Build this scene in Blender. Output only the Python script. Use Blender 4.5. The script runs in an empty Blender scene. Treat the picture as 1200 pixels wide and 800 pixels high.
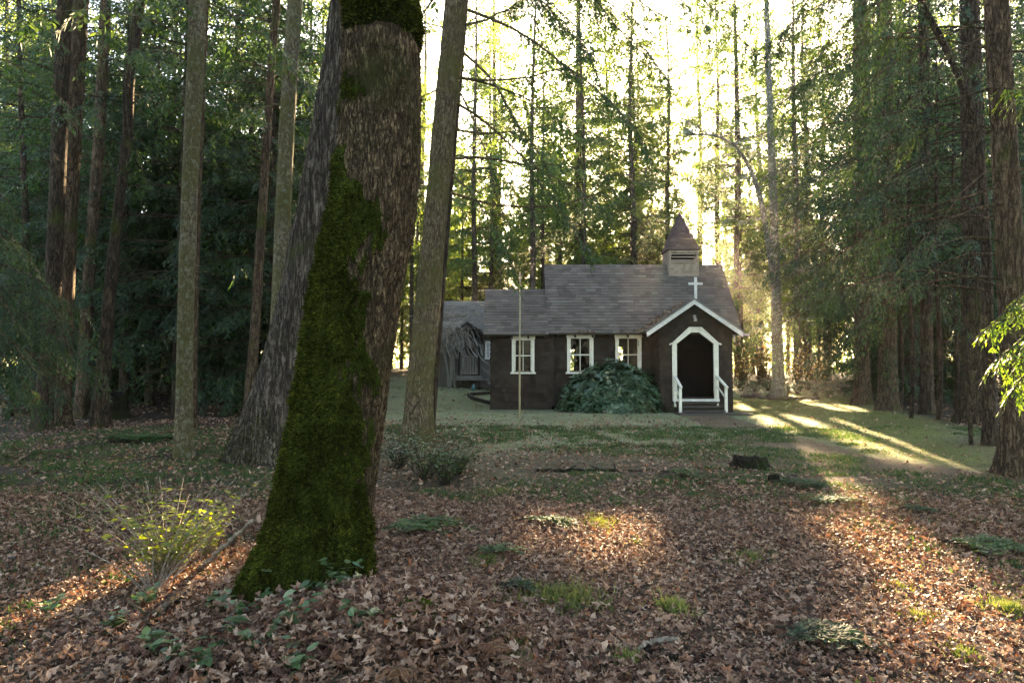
import bpy, bmesh, math, random
import numpy as np
from mathutils import Vector

SC = bpy.context.scene
COL = SC.collection
R = np.random.default_rng(7)
F = 800.0                      # focal length in photo pixels (24 mm on a 36 mm frame, 1200 px wide)
CAMZ = 1.6
PITCH = math.atan(30 / 800)
UP = np.array([0, 0, 1.0])

# ------------------------------------------------------------------ sun
SUN_AZ, SUN_EL = math.radians(12.6), math.radians(17.2)
SUN = np.array([math.sin(SUN_AZ) * math.cos(SUN_EL), math.cos(SUN_AZ) * math.cos(SUN_EL), math.sin(SUN_EL)])
SUN_A = np.array([math.cos(SUN_AZ), -math.sin(SUN_AZ), 0.0])
SUN_B = np.cross(SUN_A, SUN)

# ------------------------------------------------------------------ camera maths
def ray(px, py):
    u, v = (px - 600) / F, (400 - py) / F
    c, s = math.cos(PITCH), math.sin(PITCH)
    return np.array([u, c - v * s, s + v * c])
def at(px, py, d):
    r = ray(px, py)
    return np.array([0, 0, CAMZ]) + r * (d / r[1])

# ------------------------------------------------------------------ numpy noise
def _hash(ix, iy, iz):
    h = (ix.astype(np.int64) * 374761393 + iy.astype(np.int64) * 668265263 + iz.astype(np.int64) * 1274126177) & 0x7fffffff
    h = ((h ^ (h >> 13)) * 1103515245) & 0x7fffffff
    h = (h ^ (h >> 16)) & 0xffffff
    return h / float(0xffffff)
def vnoise(P):
    P = np.asarray(P, float)
    i = np.floor(P); f = P - i
    f = f * f * (3 - 2 * f)
    x, y, z = i[..., 0], i[..., 1], i[..., 2]
    def L(a, b, t): return a + (b - a) * t
    c = [[[_hash(x + a, y + b, z + e) for e in (0, 1)] for b in (0, 1)] for a in (0, 1)]
    fx, fy, fz = f[..., 0], f[..., 1], f[..., 2]
    x0 = L(L(c[0][0][0], c[1][0][0], fx), L(c[0][1][0], c[1][1][0], fx), fy)
    x1 = L(L(c[0][0][1], c[1][0][1], fx), L(c[0][1][1], c[1][1][1], fx), fy)
    return L(x0, x1, fz)
def fbm(P, oct=4):
    P = np.asarray(P, float); s = 0; a = .5; t = 0
    for _ in range(oct):
        s = s + a * vnoise(P); t += a; a *= .5; P = P * 2.03 + 17.1
    return s / t
def sm(a, b, x):
    t = np.clip((np.asarray(x, float) - a) / (b - a), 0, 1)
    return t * t * (3 - 2 * t)
def norm(v):
    v = np.asarray(v, float)
    return v / np.maximum(np.linalg.norm(v, axis=-1, keepdims=True), 1e-9)

# ------------------------------------------------------------------ terrain
def gh(x, y):
    x = np.asarray(x, float); y = np.asarray(y, float)
    z = .15 * sm(7, 21, y) + .016 * np.clip(y - 24, 0, 40)
    z = z + .05 * np.clip(y - 24, 0, 13) * sm(1.0, -3, x)
    z = z + .12 * np.exp(-((x + 1.4) ** 2 + (y - 4.6) ** 2) / 1.1)
    z = z + .25 * np.exp(-((x + .6) ** 2 + (y - 3.7) ** 2) / .55)
    q = np.stack([x * .5, y * .5, x * 0 + 3.3], -1)
    flat = sm(2.0, 6.0, np.maximum(np.abs(x - 4.0) - 4.5, np.abs(y - 24) - 2))
    rough = (.05 + .10 * sm(-1.5, -5, x) + .10 * sm(12, 16, x)) * np.maximum(flat, .15)
    z = z + rough * (fbm(q, 3) - .5) * 2
    return z
def hit(px, py):
    r = ray(px, py); o = np.array([0, 0, CAMZ])
    ts = np.linspace(1.5, 130, 6000)
    P = o + r[None] * ts[:, None]
    b = P[:, 2] - gh(P[:, 0], P[:, 1])
    k = np.argmax(b < 0)
    if b[k] >= 0: k = len(ts) - 1
    return P[k]

# ------------------------------------------------------------------ gaps in the crowns the sun comes through
GAPS = []     # (point, half width across the sun, half height, lane kept free of trunks)
def gap(px, py, ra, lg, lane=False): GAPS.append((hit(px, py), ra, lg * math.sin(SUN_EL), lane))
for g in ((700, 640, .75, .95, True), (650, 652, .35, .4), (1000, 585, .34, .9, True), (1060, 655, .6, 1.1), (1130, 715, .6, .8), (1180, 770, .5, .6),
          (70, 785, .26, .5), (115, 545, .22, .5), (930, 495, .9, 3.2, True),
          (1030, 520, .8, 3.2), (1110, 540, .5, 2.0), (880, 478, .5, 2.2), (985, 478, .7, 2.5), (1000, 500, .4, 3.0)):
    gap(*g)
GAPS.append((np.array([-2.6, 5.25, .32]), .62, .36, True))     # the lit shrub
GAPS.append((np.array([-2.0, 4.4, 2.0]), .22, .25, False))
for px, py, d, ra, rb in ((100, 190, 17, 0.3, .8), (242, 180, 12.0, .2, .5), (130, 110, 17, .4, .6), (290, 70, 15, .5, .8), (350, 120, 14.8, .25, .4), (275, 330, 19, .5, .25), (80, 330, 17, .3, .4),
                          (890, 400, 38, 1.2, 1.2), (1180, 425, 4.3, .4, .35)):
    GAPS.append((at(px, py, d), ra, rb, False))
GAPS.append((np.array([0., 0., 1.6]), .16, .16, False))
def in_gap(P):
    m = np.zeros(len(P), bool)
    jit = (fbm(P * 1.7, 3) - .5) * 2.2
    for G, ra, rb, _ in GAPS:
        q = P - G
        s = q @ SUN
        a = q @ SUN_A; b = q @ SUN_B
        m |= ((a / ra) ** 2 + (b / rb) ** 2 < 1 + jit) & (s > 1.2)
    return m

# ------------------------------------------------------------------ mesh building
class MB:
    def __init__(s): s.V = []; s.Fs = {}; s.n = 0
    def add(s, V, Fa):
        V = np.asarray(V, float).reshape(-1, 3)
        for f in (Fa if isinstance(Fa, list) and np.ndim(Fa[0]) == 2 else [Fa]):
            f = np.asarray(f, int)
            if f.size: s.Fs.setdefault(f.shape[1], []).append(f + s.n)
        s.V.append(V); s.n += len(V)
    def box(s, x0, x1, y0, y1, z0, z1):
        V = [(x, y, z) for x in (x0, x1) for y in (y0, y1) for z in (z0, z1)]
        s.add(V, [[0, 1, 3, 2], [4, 6, 7, 5], [0, 4, 5, 1], [2, 3, 7, 6], [0, 2, 6, 4], [1, 5, 7, 3]])
    def bar(s, a, b, w, h, up=(0, 0, 1)):
        a, b = np.asarray(a, float), np.asarray(b, float)
        t = norm(b - a); u = np.cross(t, up)
        if np.linalg.norm(u) < 1e-4: u = np.cross(t, (1, 0, 0))
        u = norm(u); v = np.cross(u, t)
        V = [p + u * i * w / 2 + v * j * h / 2 for p in (a, b) for i, j in ((-1, -1), (1, -1), (1, 1), (-1, 1))]
        s.add(V, [[0, 1, 2, 3], [7, 6, 5, 4], [0, 4, 5, 1], [1, 5, 6, 2], [2, 6, 7, 3], [3, 7, 4, 0]])
    def prism(s, poly, e):
        """closed 3-D polygon extruded by vector e"""
        P = np.asarray(poly, float); n = len(P); Q = P + np.asarray(e, float)
        V = np.vstack([P, Q])
        s.add(V, [np.array([list(range(n))[::-1]]), np.array([[n + i for i in range(n)]]),
                  np.array([[i, (i + 1) % n, n + (i + 1) % n, n + i] for i in range(n)])])
    def tube(s, P, r, k=6, cap=True):
        P = np.asarray(P, float); m = len(P); r = np.broadcast_to(r, (m,))
        T = norm(np.gradient(P, axis=0))
        ref = np.array([0, 0, 1.]) if abs(T[:, 2]).mean() < .8 else np.array([1., 0, 0])
        U = norm(np.cross(T, ref)); W = np.cross(T, U)
        th = np.arange(k) * 2 * math.pi / k
        V = P[:, None] + r[:, None, None] * (U[:, None] * np.cos(th)[None, :, None] + W[:, None] * np.sin(th)[None, :, None])
        i = np.arange(m - 1)[:, None] * k; j = np.arange(k)[None]; j2 = (j + 1) % k
        Fq = np.stack([i + j, i + j2, i + k + j2, i + k + j], -1).reshape(-1, 4)
        L = [Fq]
        if cap: L += [np.array([list(range(k))[::-1]]), np.array([[(m - 1) * k + q for q in range(k)]])]
        s.add(V.reshape(-1, 3), L)
    def arrays(s): return np.vstack(s.V), {k: np.vstack(v) for k, v in s.Fs.items()}

def new_mesh(name, V, Fd, mat=None, smooth=False):
    me = bpy.data.meshes.new(name)
    V = np.asarray(V, np.float32)
    tot = sum(len(f) for f in Fd.values())
    ls = np.concatenate([np.full(len(f), k, np.int32) for k, f in Fd.items()])
    loops = np.concatenate([f.ravel() for f in Fd.values()]).astype(np.int32)
    me.vertices.add(len(V)); me.vertices.foreach_set('co', V.ravel())
    me.loops.add(len(loops)); me.loops.foreach_set('vertex_index', loops)
    me.polygons.add(tot)
    st = np.concatenate([[0], np.cumsum(ls)[:-1]]).astype(np.int32)
    me.polygons.foreach_set('loop_start', st); me.polygons.foreach_set('loop_total', ls)
    me.polygons.foreach_set('use_smooth', np.full(tot, smooth))
    me.update(calc_edges=True)
    for m in (mat if isinstance(mat, (list, tuple)) else [mat]):
        if m: me.materials.append(m)
    return me
def obj(name, mb, mat, parent=None, smooth=False, label=None):
    """one mesh object; mb holds world coordinates, parent's location is taken off"""
    V, Fd = mb.arrays() if isinstance(mb, MB) else mb
    off = np.zeros(3); p = parent
    while p is not None: off = off + np.array(p.location); p = p.parent
    if parent is None:
        off = np.array([V[:, 0].mean(), V[:, 1].mean(), V[:, 2].min()])
    me = new_mesh(name, V - off, Fd, mat, smooth)
    o = bpy.data.objects.new(name, me); COL.objects.link(o)
    if parent is not None: o.parent = parent
    else: o.location = off
    if label: o['label'] = label
    return o
def thing(name, label, cat, loc, group=None):
    o = bpy.data.objects.new(name, None); COL.objects.link(o)
    o.location = [float(c) for c in loc]; o.empty_display_size = .3
    return tag(o, label, cat, group)
def tag(o, label, cat, group=None, kind=None):
    o['label'] = label; o['category'] = cat
    if group: o['group'] = group
    if kind: o['kind'] = kind
    return o
def copy_tree(root, loc, rz, sc, label=None, group=None):
    r = root.copy(); COL.objects.link(r)
    r.location = [float(c) for c in loc]; r.rotation_euler = (0, 0, rz); r.scale = sc if not np.isscalar(sc) else (sc, sc, sc)
    if label: r['label'] = label
    if group: r['group'] = group
    for ch in list(root.children):
        c = ch.copy(); COL.objects.link(c); c.parent = r
        for g in ch.children:
            d = g.copy(); COL.objects.link(d); d.parent = c
    return r

# ------------------------------------------------------------------ materials
def mk(name):
    m = bpy.data.materials.new(name); m.use_nodes = True
    nt = m.node_tree; nt.nodes.clear()
    out = nt.nodes.new('ShaderNodeOutputMaterial')
    return m, nt, out
def nd(nt, t, **k):
    n = nt.nodes.new(t)
    for a, b in k.items():
        if a in n.inputs.keys(): n.inputs[a].default_value = b
        else: setattr(n, a, b)
    return n
def coords(nt, scale=(1, 1, 1), kind='Object'):
    tc = nt.nodes.new('ShaderNodeTexCoord'); mp = nt.nodes.new('ShaderNodeMapping')
    mp.inputs['Scale'].default_value = scale
    nt.links.new(tc.outputs[kind], mp.inputs['Vector']); return mp.outputs['Vector']
def noise(nt, vec, scale, detail=4, rough=.55, dist=0):
    n = nt.nodes.new('ShaderNodeTexNoise'); n.inputs['Scale'].default_value = scale
    n.inputs['Detail'].default_value = detail; n.inputs['Roughness'].default_value = rough; n.inputs['Distortion'].default_value = dist
    if vec is not None: nt.links.new(vec, n.inputs['Vector'])
    return n.outputs['Fac']
def ramp(nt, fac, stops):
    n = nt.nodes.new('ShaderNodeValToRGB'); e = n.color_ramp.elements
    while len(e) < len(stops): e.new(.5)
    for q, (p, c) in zip(e, stops):
        q.position = p; q.color = (*c, 1) if len(c) == 3 else c
    nt.links.new(fac, n.inputs['Fac']); return n.outputs['Color']
def mixc(nt, fac, a, b, mode='MIX'):
    n = nt.nodes.new('ShaderNodeMix'); n.data_type = 'RGBA'; n.blend_type = mode
    for sock, v in ((n.inputs[0], fac), (n.inputs[6], a), (n.inputs[7], b)):
        if isinstance(v, (int, float)): sock.default_value = v
        elif isinstance(v, tuple): sock.default_value = (*v, 1) if len(v) == 3 else v
        else: nt.links.new(v, sock)
    return n.outputs[2]
def math_(nt, op, a, b=0.0):
    n = nt.nodes.new('ShaderNodeMath'); n.operation = op
    for s_, v in ((n.inputs[0], a), (n.inputs[1], b)):
        if isinstance(v, (int, float)): s_.default_value = v
        else: nt.links.new(v, s_)
    return n.outputs[0]
def bump(nt, h, strength, dist):
    b = nt.nodes.new('ShaderNodeBump'); b.inputs['Strength'].default_value = strength; b.inputs['Distance'].default_value = dist
    nt.links.new(h, b.inputs['Height']); return b.outputs['Normal']
def principled(nt, out, col, rough=.8, spec=.3, nrm=None, **k):
    p = nt.nodes.new('ShaderNodeBsdfPrincipled')
    if isinstance(col, tuple): p.inputs['Base Color'].default_value = (*col, 1)
    else: nt.links.new(col, p.inputs['Base Color'])
    if isinstance(rough, (int, float)): p.inputs['Roughness'].default_value = rough
    else: nt.links.new(rough, p.inputs['Roughness'])
    p.inputs['Specular IOR Level'].default_value = spec
    if nrm is not None: nt.links.new(nrm, p.inputs['Normal'])
    for a, b in k.items(): p.inputs[a].default_value = b
    if out is not None: nt.links.new(p.outputs[0], out.inputs['Surface'])
    return p.outputs[0]

def leaf_mat(name, stops, trans_tint, trans=.4, rough=.55, spec=.3, objvar=.25, patch=0):
    m, nt, out = mk(name)
    g = nt.nodes.new('ShaderNodeNewGeometry'); oi = nt.nodes.new('ShaderNodeObjectInfo')
    col = ramp(nt, g.outputs['Random Per Island'], stops)
    hs = nd(nt, 'ShaderNodeHueSaturation')
    v = math_(nt, 'ADD', math_(nt, 'MULTIPLY', oi.outputs['Random'], objvar), 1 - objvar / 2)
    nt.links.new(v, hs.inputs['Value']); nt.links.new(col, hs.inputs['Color'])
    h = math_(nt, 'ADD', math_(nt, 'MULTIPLY', oi.outputs['Random'], .03), .485)
    nt.links.new(h, hs.inputs['Hue'])
    c = hs.outputs['Color']
    if patch:
        pn = ramp(nt, noise(nt, coords(nt, (1, 1, .7)), patch, 5, .65), [(.32, (.40, .34, .28)), (.5, (.8, .8, .8)), (.68, (1.45, 1.4, 1.2))])
        c = mixc(nt, 1.0, c, pn, 'MULTIPLY')
    p = principled(nt, None, c, rough, spec)
    t = nt.nodes.new('ShaderNodeBsdfTranslucent')
    nt.links.new(mixc(nt, 1.0, c, trans_tint, 'MULTIPLY'), t.inputs['Color'])
    ms = nt.nodes.new('ShaderNodeMixShader'); ms.inputs[0].default_value = trans
    nt.links.new(p, ms.inputs[1]); nt.links.new(t.outputs[0], ms.inputs[2]); nt.links.new(ms.outputs[0], out.inputs['Surface'])
    return m

def bark_mat(name, dark, light, moss=(.05, .07, .012), moss_amt=.35, fscale=14, vert=.14, lichen=0.0, bmp=.02):
    m, nt, out = mk(name)
    v = coords(nt, (1, 1, vert))
    v1 = coords(nt)
    f = noise(nt, v, fscale, 5, .55, .5)
    f3 = noise(nt, v, fscale * 2.3, 4, .6, .3)
    f2 = noise(nt, v1, fscale * 4, 4)
    big = noise(nt, v1, 1.7, 4)
    ck = math_(nt, 'ABSOLUTE', math_(nt, 'SUBTRACT', f, .5))
    ck2 = math_(nt, 'ABSOLUTE', math_(nt, 'SUBTRACT', f3, .5))
    ck = ramp(nt, ck, [(0, (0, 0, 0)), (.085, (1, 1, 1))]); ck2 = ramp(nt, ck2, [(0, (.25, .25, .25)), (.07, (1, 1, 1))])
    plate = math_(nt, 'MULTIPLY', ck, ck2)
    tone = mixc(nt, ramp(nt, f2, [(.3, (0, 0, 0)), (.7, (1, 1, 1))]), tuple(q * .55 for q in light), tuple(min(1, q * 1.2) for q in light))
    c = mixc(nt, plate, dark, tone)
    f = plate
    mm = ramp(nt, big, [(.62 - moss_amt * .35, (0, 0, 0)), (.78 - moss_amt * .25, (1, 1, 1))])
    c = mixc(nt, math_(nt, 'MULTIPLY', mm, .75 if moss_amt > 0 else 0.0), c, moss)
    if lichen > 0:
        l = ramp(nt, noise(nt, v1, 9, 5, .65), [(.60 - .12 * lichen, (0, 0, 0)), (.66, (1, 1, 1))])
        c = mixc(nt, math_(nt, 'MULTIPLY', l, .8 * min(1, lichen + .2)), c, (.30, .32, .26))
    h = math_(nt, 'ADD', f, math_(nt, 'MULTIPLY', f2, .35))
    principled(nt, out, c, .92, .08, bump(nt, h, 1.0, bmp))
    return m

M = {}
M['bark_maple'] = bark_mat('maple_bark', (.026, .017, .010), (.205, .140, .078), moss=(.045,.048,.012), moss_amt=.25, fscale=32, vert=.22, bmp=.03)
M['bark_old'] = bark_mat('furrowed_bark', (.026, .020, .016), (.185, .148, .115), moss_amt=.06, fscale=11, vert=.13, bmp=.04)
M['bark_fir'] = bark_mat('fir_bark', (.050, .034, .022), (.255, .190, .115), moss=(.10, .095, .028), moss_amt=.62, fscale=16, vert=.25, lichen=.15)
M['bark_grey'] = bark_mat('pale_bark', (.070, .056, .036), (.30, .245, .155), moss=(.105, .10, .03), moss_amt=.7, fscale=15, vert=.4, lichen=.45)
M['bark_red'] = bark_mat('reddish_bark', (.032, .021, .013), (.175, .120, .076), moss_amt=.2, fscale=13, vert=.2)
M['bark_dark'] = bark_mat('dark_bark', (.016, .012, .009), (.11, .078, .052), moss_amt=.2, fscale=12, vert=.2)
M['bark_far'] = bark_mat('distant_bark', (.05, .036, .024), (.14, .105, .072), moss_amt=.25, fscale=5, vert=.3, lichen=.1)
M['bark_lichen'] = bark_mat('lichen_bark', (.07, .068, .055), (.21, .21, .17), moss=(.13, .14, .09), moss_amt=.6, fscale=9, vert=.5, lichen=.8)
M['twig'] = bark_mat('twig_bark', (.035, .026, .018), (.10, .080, .058), moss_amt=.2, fscale=10, vert=1)
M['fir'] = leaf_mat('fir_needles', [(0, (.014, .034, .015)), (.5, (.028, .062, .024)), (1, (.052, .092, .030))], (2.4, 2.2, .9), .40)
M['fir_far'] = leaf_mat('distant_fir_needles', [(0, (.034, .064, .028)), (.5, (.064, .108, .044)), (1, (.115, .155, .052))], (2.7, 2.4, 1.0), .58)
M['fir_dark'] = leaf_mat('hemlock_needles', [(0, (.010, .026, .013)), (.6, (.020, .046, .020)), (1, (.042, .076, .028))], (2.4, 2.2, .9), .36)
M['cedar'] = leaf_mat('cedar_sprays', [(0, (.012, .030, .012)), (.6, (.022, .050, .018)), (1, (.040, .075, .024))], (2.4, 2.1, .8), .34, .45, .4)
M['cedar_lit'] = leaf_mat('sun_tinted_cedar_sprays', [(0, (.05, .10, .018)), (.6, (.085, .15, .024)), (1, (.12, .18, .03))], (2.2, 2.0, .7), .5, .45, .3)  # sunlight put into the colour: brighter copy of the cedar sprays
M['moss'] = leaf_mat('tree_moss', [(0, (.009, .012, .003)), (.55, (.032, .042, .008)), (.9, (.075, .086, .014)), (1, (.125, .12, .022))], (1.7, 1.6, .5), .28, .9, .04, .25, 5.5)
M['moss_bright'] = leaf_mat('bright_moss', [(0, (.06, .08, .012)), (1, (.14, .16, .022))], (1.6, 1.5, .6), .25, .9, .1)
M['grass'] = leaf_mat('grass_blades', [(0, (.055, .082, .028)), (.5, (.10, .130, .046)), (.85, (.15, .165, .07)), (1, (.20, .17, .09))], (2, 1.9, .8), .4)
M['leaves'] = leaf_mat('fallen_leaf', [(0, (.045, .026, .018)), (.22, (.125, .064, .036)), (.5, (.220, .134, .080)), (.78, (.33, .222, .142)), (.95, (.45, .33, .225)), (1, (.32, .13, .04))], (1.2, 1.0, .75), .2, .6, .22)
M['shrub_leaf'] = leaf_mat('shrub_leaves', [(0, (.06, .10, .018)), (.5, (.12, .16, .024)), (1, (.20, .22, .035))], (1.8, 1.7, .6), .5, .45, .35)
M['salal'] = leaf_mat('salal_leaves', [(0, (.026, .056, .020)), (.7, (.052, .098, .036)), (1, (.095, .14, .06))], (1.8, 1.8, .8), .25, .35, .5)
M['rhodo'] = leaf_mat('rhododendron_leaves', [(0, (.014, .040, .020)), (.55, (.040, .092, .046)), (.85, (.085, .15, .08)), (1, (.15, .21, .13))], (1.6, 1.8, .8), .18, .36, .5)
M['dryfern'] = leaf_mat('dry_fern', [(0, (.07, .032, .014)), (1, (.19, .10, .045))], (1.5, 1.1, .6), .3)
M['lichen_twigs'] = leaf_mat('lichen_tufts', [(0, (.14, .15, .11)), (1, (.27, .29, .22))], (1.3, 1.3, 1.1), .35)
M['cover'] = leaf_mat('ground_cover_leaves', [(0, (.022, .050, .018)), (.6, (.045, .085, .030)), (.9, (.08, .11, .03)), (1, (.13, .13, .035))], (1.8, 1.8, .8), .3)
M['golden'] = leaf_mat('understorey_leaves', [(0, (.06, .07, .016)), (.5, (.13, .11, .022)), (1, (.20, .13, .03))], (2.2, 1.7, .7), .5)

def shingle_mat(name, stops, rough=.85, nscale=30, wear=None):
    m, nt, out = mk(name)
    g = nt.nodes.new('ShaderNodeNewGeometry')
    v = coords(nt)
    n1 = noise(nt, v, nscale, 5, .65)
    n2 = noise(nt, v, 1.3, 4)
    c = ramp(nt, g.outputs['Random Per Island'], stops)
    c = mixc(nt, .45, c, ramp(nt, n1, [(.25, tuple(q * .45 for q in stops[0][1])), (.75, stops[-1][1])]))
    if wear: c = mixc(nt, math_(nt, 'MULTIPLY', ramp(nt, n2, [(.52, (0, 0, 0)), (.72, (1, 1, 1))]), .5), c, wear)
    principled(nt, out, c, rough, .08, bump(nt, n1, .5, .006))
    return m
M['wall_shingle'] = shingle_mat('brown_wall_shingles', [(0, (.020, .014, .010)), (.5, (.036, .026, .019)), (1, (.056, .041, .030))], .8, 45, (.060, .045, .034))
M['roof_shingle'] = shingle_mat('grey_roof_shingles', [(0, (.060, .046, .038)), (.3, (.100, .078, .064)), (.55, (.132, .108, .090)), (.8, (.142, .100, .078)), (1, (.20, .17, .14))], .9, 60, (.10, .10, .075))
M['cedar_shingle'] = shingle_mat('weathered_cedar_shingles', [(0, (.26, .19, .13)), (.5, (.37, .28, .20)), (1, (.46, .36, .27))], .85, 40)
M['spire_shingle'] = shingle_mat('spire_shingles', [(0, (.075, .052, .045)), (.5, (.105, .074, .062)), (1, (.14, .10, .086))], .9, 50, (.10, .085, .06))
def plain(name, col, rough=.6, spec=.35, var=.18, scale=12, bmp=.003, vert=1.0):
    m, nt, out = mk(name)
    v = coords(nt, (1, 1, vert)); n = noise(nt, v, scale, 5, .6); n2 = noise(nt, coords(nt), 2.5, 4)
    c = mixc(nt, math_(nt, 'MULTIPLY', ramp(nt, n, [(.35, (0, 0, 0)), (.7, (1, 1, 1))]), var), col, tuple(q * .45 for q in col))
    c = mixc(nt, math_(nt, 'MULTIPLY', ramp(nt, n2, [(.45, (0, 0, 0)), (.7, (1, 1, 1))]), var), c, tuple(q * .6 for q in col))
    principled(nt, out, c, rough, spec, bump(nt, n, .4, bmp)); return m
M['white'] = plain('cream_paint', (.74, .69, .56), .55, .3, .32, 9)
M['white_worn'] = plain('worn_white_paint', (.66, .64, .58), .6, .35, .5, 14)
M['dark_wood'] = plain('dark_brown_wood', (.030, .022, .016), .8, .25, .4, 20)
M['interior'] = plain('dark_interior', (.008, .006, .005), .95, .02, .3)
M['step_wood'] = plain('weathered_step_boards', (.075, .062, .050), .85, .2, .4, 20)
M['grey_wood'] = plain('grey_weathered_boards', (.20, .18, .15), .85, .2, .5, 16, .004, .15)
M['shed_wall'] = plain('shed_boards', (.17, .15, .125), .85, .2, .5, 14, .004, .1)
M['pole'] = plain('pale_pole', (.34, .27, .16), .6, .3, .3, 20)
M['stone'] = plain('lichen_stone', (.17, .165, .14), .9, .2, .5, 15, .02)
M['stump'] = bark_mat('stump_wood', (.010, .008, .006), (.050, .036, .026), moss_amt=.55, moss=(.03, .04, .012), fscale=14, vert=.4, bmp=.03)
M['deadwood'] = bark_mat('dead_wood', (.06, .045, .032), (.19, .145, .105), moss_amt=.25, fscale=12, vert=1, bmp=.01)
M['palewood'] = bark_mat('bleached_wood', (.13, .10, .075), (.36, .29, .22), moss_amt=.1, fscale=14, vert=1, bmp=.006)
M['metal'] = plain('dull_metal', (.30, .29, .27), .45, .5, .3)
M['vine'] = plain('bare_vine', (.27, .25, .205), .9, .15, .5, 10)
M['bottle'] = plain('bluegreen_plastic', (.06, .16, .15), .4, .5, .1)
def glass():
    m, nt, out = mk('window_glass')
    lw = nt.nodes.new('ShaderNodeFresnel'); lw.inputs['IOR'].default_value = 1.2
    gl = nt.nodes.new('ShaderNodeBsdfGlossy'); gl.inputs['Roughness'].default_value = .03
    nt.links.new(bump(nt, noise(nt, coords(nt), 3.0, 2), .25, .02), gl.inputs['Normal'])
    tr = nt.nodes.new('ShaderNodeBsdfTransparent'); tr.inputs['Color'].default_value = (.82, .86, .84, 1)
    ms = nt.nodes.new('ShaderNodeMixShader')
    nt.links.new(lw.outputs[0], ms.inputs[0])
    nt.links.new(tr.outputs[0], ms.inputs[1]); nt.links.new(gl.outputs[0], ms.inputs[2]); nt.links.new(ms.outputs[0], out.inputs['Surface'])
    return m
M['glass'] = glass()

def ground_mat():
    m, nt, out = mk('forest_ground')
    v = coords(nt)
    at_ = lambda n: nd(nt, 'ShaderNodeAttribute', attribute_name=n).outputs['Fac']
    vo = nd(nt, 'ShaderNodeTexVoronoi', feature='F1', Scale=17.0); nt.links.new(v, vo.inputs['Vector'])
    wv = mixc(nt, .5, v, (0, 0, 0))
    vc = nd(nt, 'ShaderNodeSeparateColor'); nt.links.new(vo.outputs['Color'], vc.inputs[0])
    fine = noise(nt, v, 28, 6, .65); mid = noise(nt, v, 4.5, 5, .6); big = noise(nt, v, .7, 4)
    litter = ramp(nt, vc.outputs[0], [(0, (.026, .018, .012)), (.35, (.065, .046, .030)), (.7, (.12, .084, .058)), (1, (.18, .135, .10))])
    litter = mixc(nt, math_(nt, 'MULTIPLY', ramp(nt, mid, [(.48, (0, 0, 0)), (.66, (1, 1, 1))]), .55), litter, (.050, .066, .026))
    litter = mixc(nt, math_(nt, 'MULTIPLY', fine, .6), litter, (.03, .02, .014))
    floor = ramp(nt, fine, [(.3, (.018, .012, .008)), (.7, (.065, .043, .028))])
    floor = mixc(nt, math_(nt, 'MULTIPLY', ramp(nt, mid, [(.5, (0, 0, 0)), (.68, (1, 1, 1))]), .6), floor, (.030, .042, .014))
    lawn = ramp(nt, fine, [(.28, (.110, .118, .060)), (.55, (.21, .23, .115)), (.78, (.31, .30, .175))])
    lawn = mixc(nt, math_(nt, 'MULTIPLY', ramp(nt, mid, [(.42, (0, 0, 0)), (.62, (1, 1, 1))]), .55), lawn, (.19, .150, .105))
    mossy = ramp(nt, fine, [(.28, (.060, .066, .018)), (.7, (.150, .158, .045))])
    dirt = ramp(nt, fine, [(.28, (.070, .042, .026)), (.7, (.165, .108, .070))])
    c = mixc(nt, at_('lawn'), litter, lawn)
    c = mixc(nt, at_('mossy'), c, mossy)
    c = mixc(nt, at_('woods'), c, floor)
    # worn edges of the path wander with the noise
    pm = math_(nt, 'ADD', at_('path'), math_(nt, 'MULTIPLY', math_(nt, 'SUBTRACT', mid, .5), 1.1))
    pm = ramp(nt, pm, [(.42, (0, 0, 0)), (.62, (1, 1, 1))])
    c = mixc(nt, math_(nt, 'MULTIPLY', pm, .85), c, dirt)
    c = mixc(nt, math_(nt, 'MULTIPLY', ramp(nt, big, [(.4, (0, 0, 0)), (.7, (1, 1, 1))]), .35), c, (.045, .034, .022))
    h = math_(nt, 'ADD', fine, math_(nt, 'MULTIPLY', vo.outputs['Distance'], .8))
    principled(nt, out, c, .95, .12, bump(nt, h, .8, .025))
    return m
M['ground'] = ground_mat()

# ------------------------------------------------------------------ ground sheet and its zones
def zones(x, y):
    n = fbm(np.stack([x * .35, y * .35, x * 0], -1), 3) - .5
    n2 = fbm(np.stack([x * 1.2, y * 1.2, x * 0 + 9], -1), 3) - .5
    lawn = sm(8.5, 16.5, y + n * 7 + n2 * 4) * sm(-7.5, -3.0, x + n * 2 + .12 * (y - 22)) * sm(19, 14, x) * sm(52, 42, y)
    edge = 9.9 + .33 * (y - 14)                    # foot of the right-hand wood
    cx = np.interp(y, [0, 6, 9, 12, 15, 18, 22], [7.2, 6.2, 5.7, 5.25, 5.3, 5.6, 5.8])
    hw = np.interp(y, [0, 6, 9, 12, 15, 18, 22], [2.2, 2.2, 1.9, 1.2, .9, .8, .8])
    mossy = sm(0, .9, x - cx - hw * .85 + n * 1.2) * sm(.6, -.9, x - edge + n * 2) * sm(9.5, 12.5, y + n * 3) * sm(33, 28, y)
    woods = np.maximum(sm(-3.2, -5.5, x + n * 3 + .1 * (y - 8)) * sm(6, 9, y + n * 3), np.maximum(sm(-.8, 1.2, x - edge + n * 3) * sm(7, 10, y), sm(38, 46, y + n * 6)))
    path = sm(1.25, .55, np.abs(x - cx) / hw) * sm(22.5, 21.5, y) * sm(7, 13, y + n * 4)
    lawn = lawn * sm(1.0, -.5, x - edge)
    return lawn, mossy, woods, path
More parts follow.
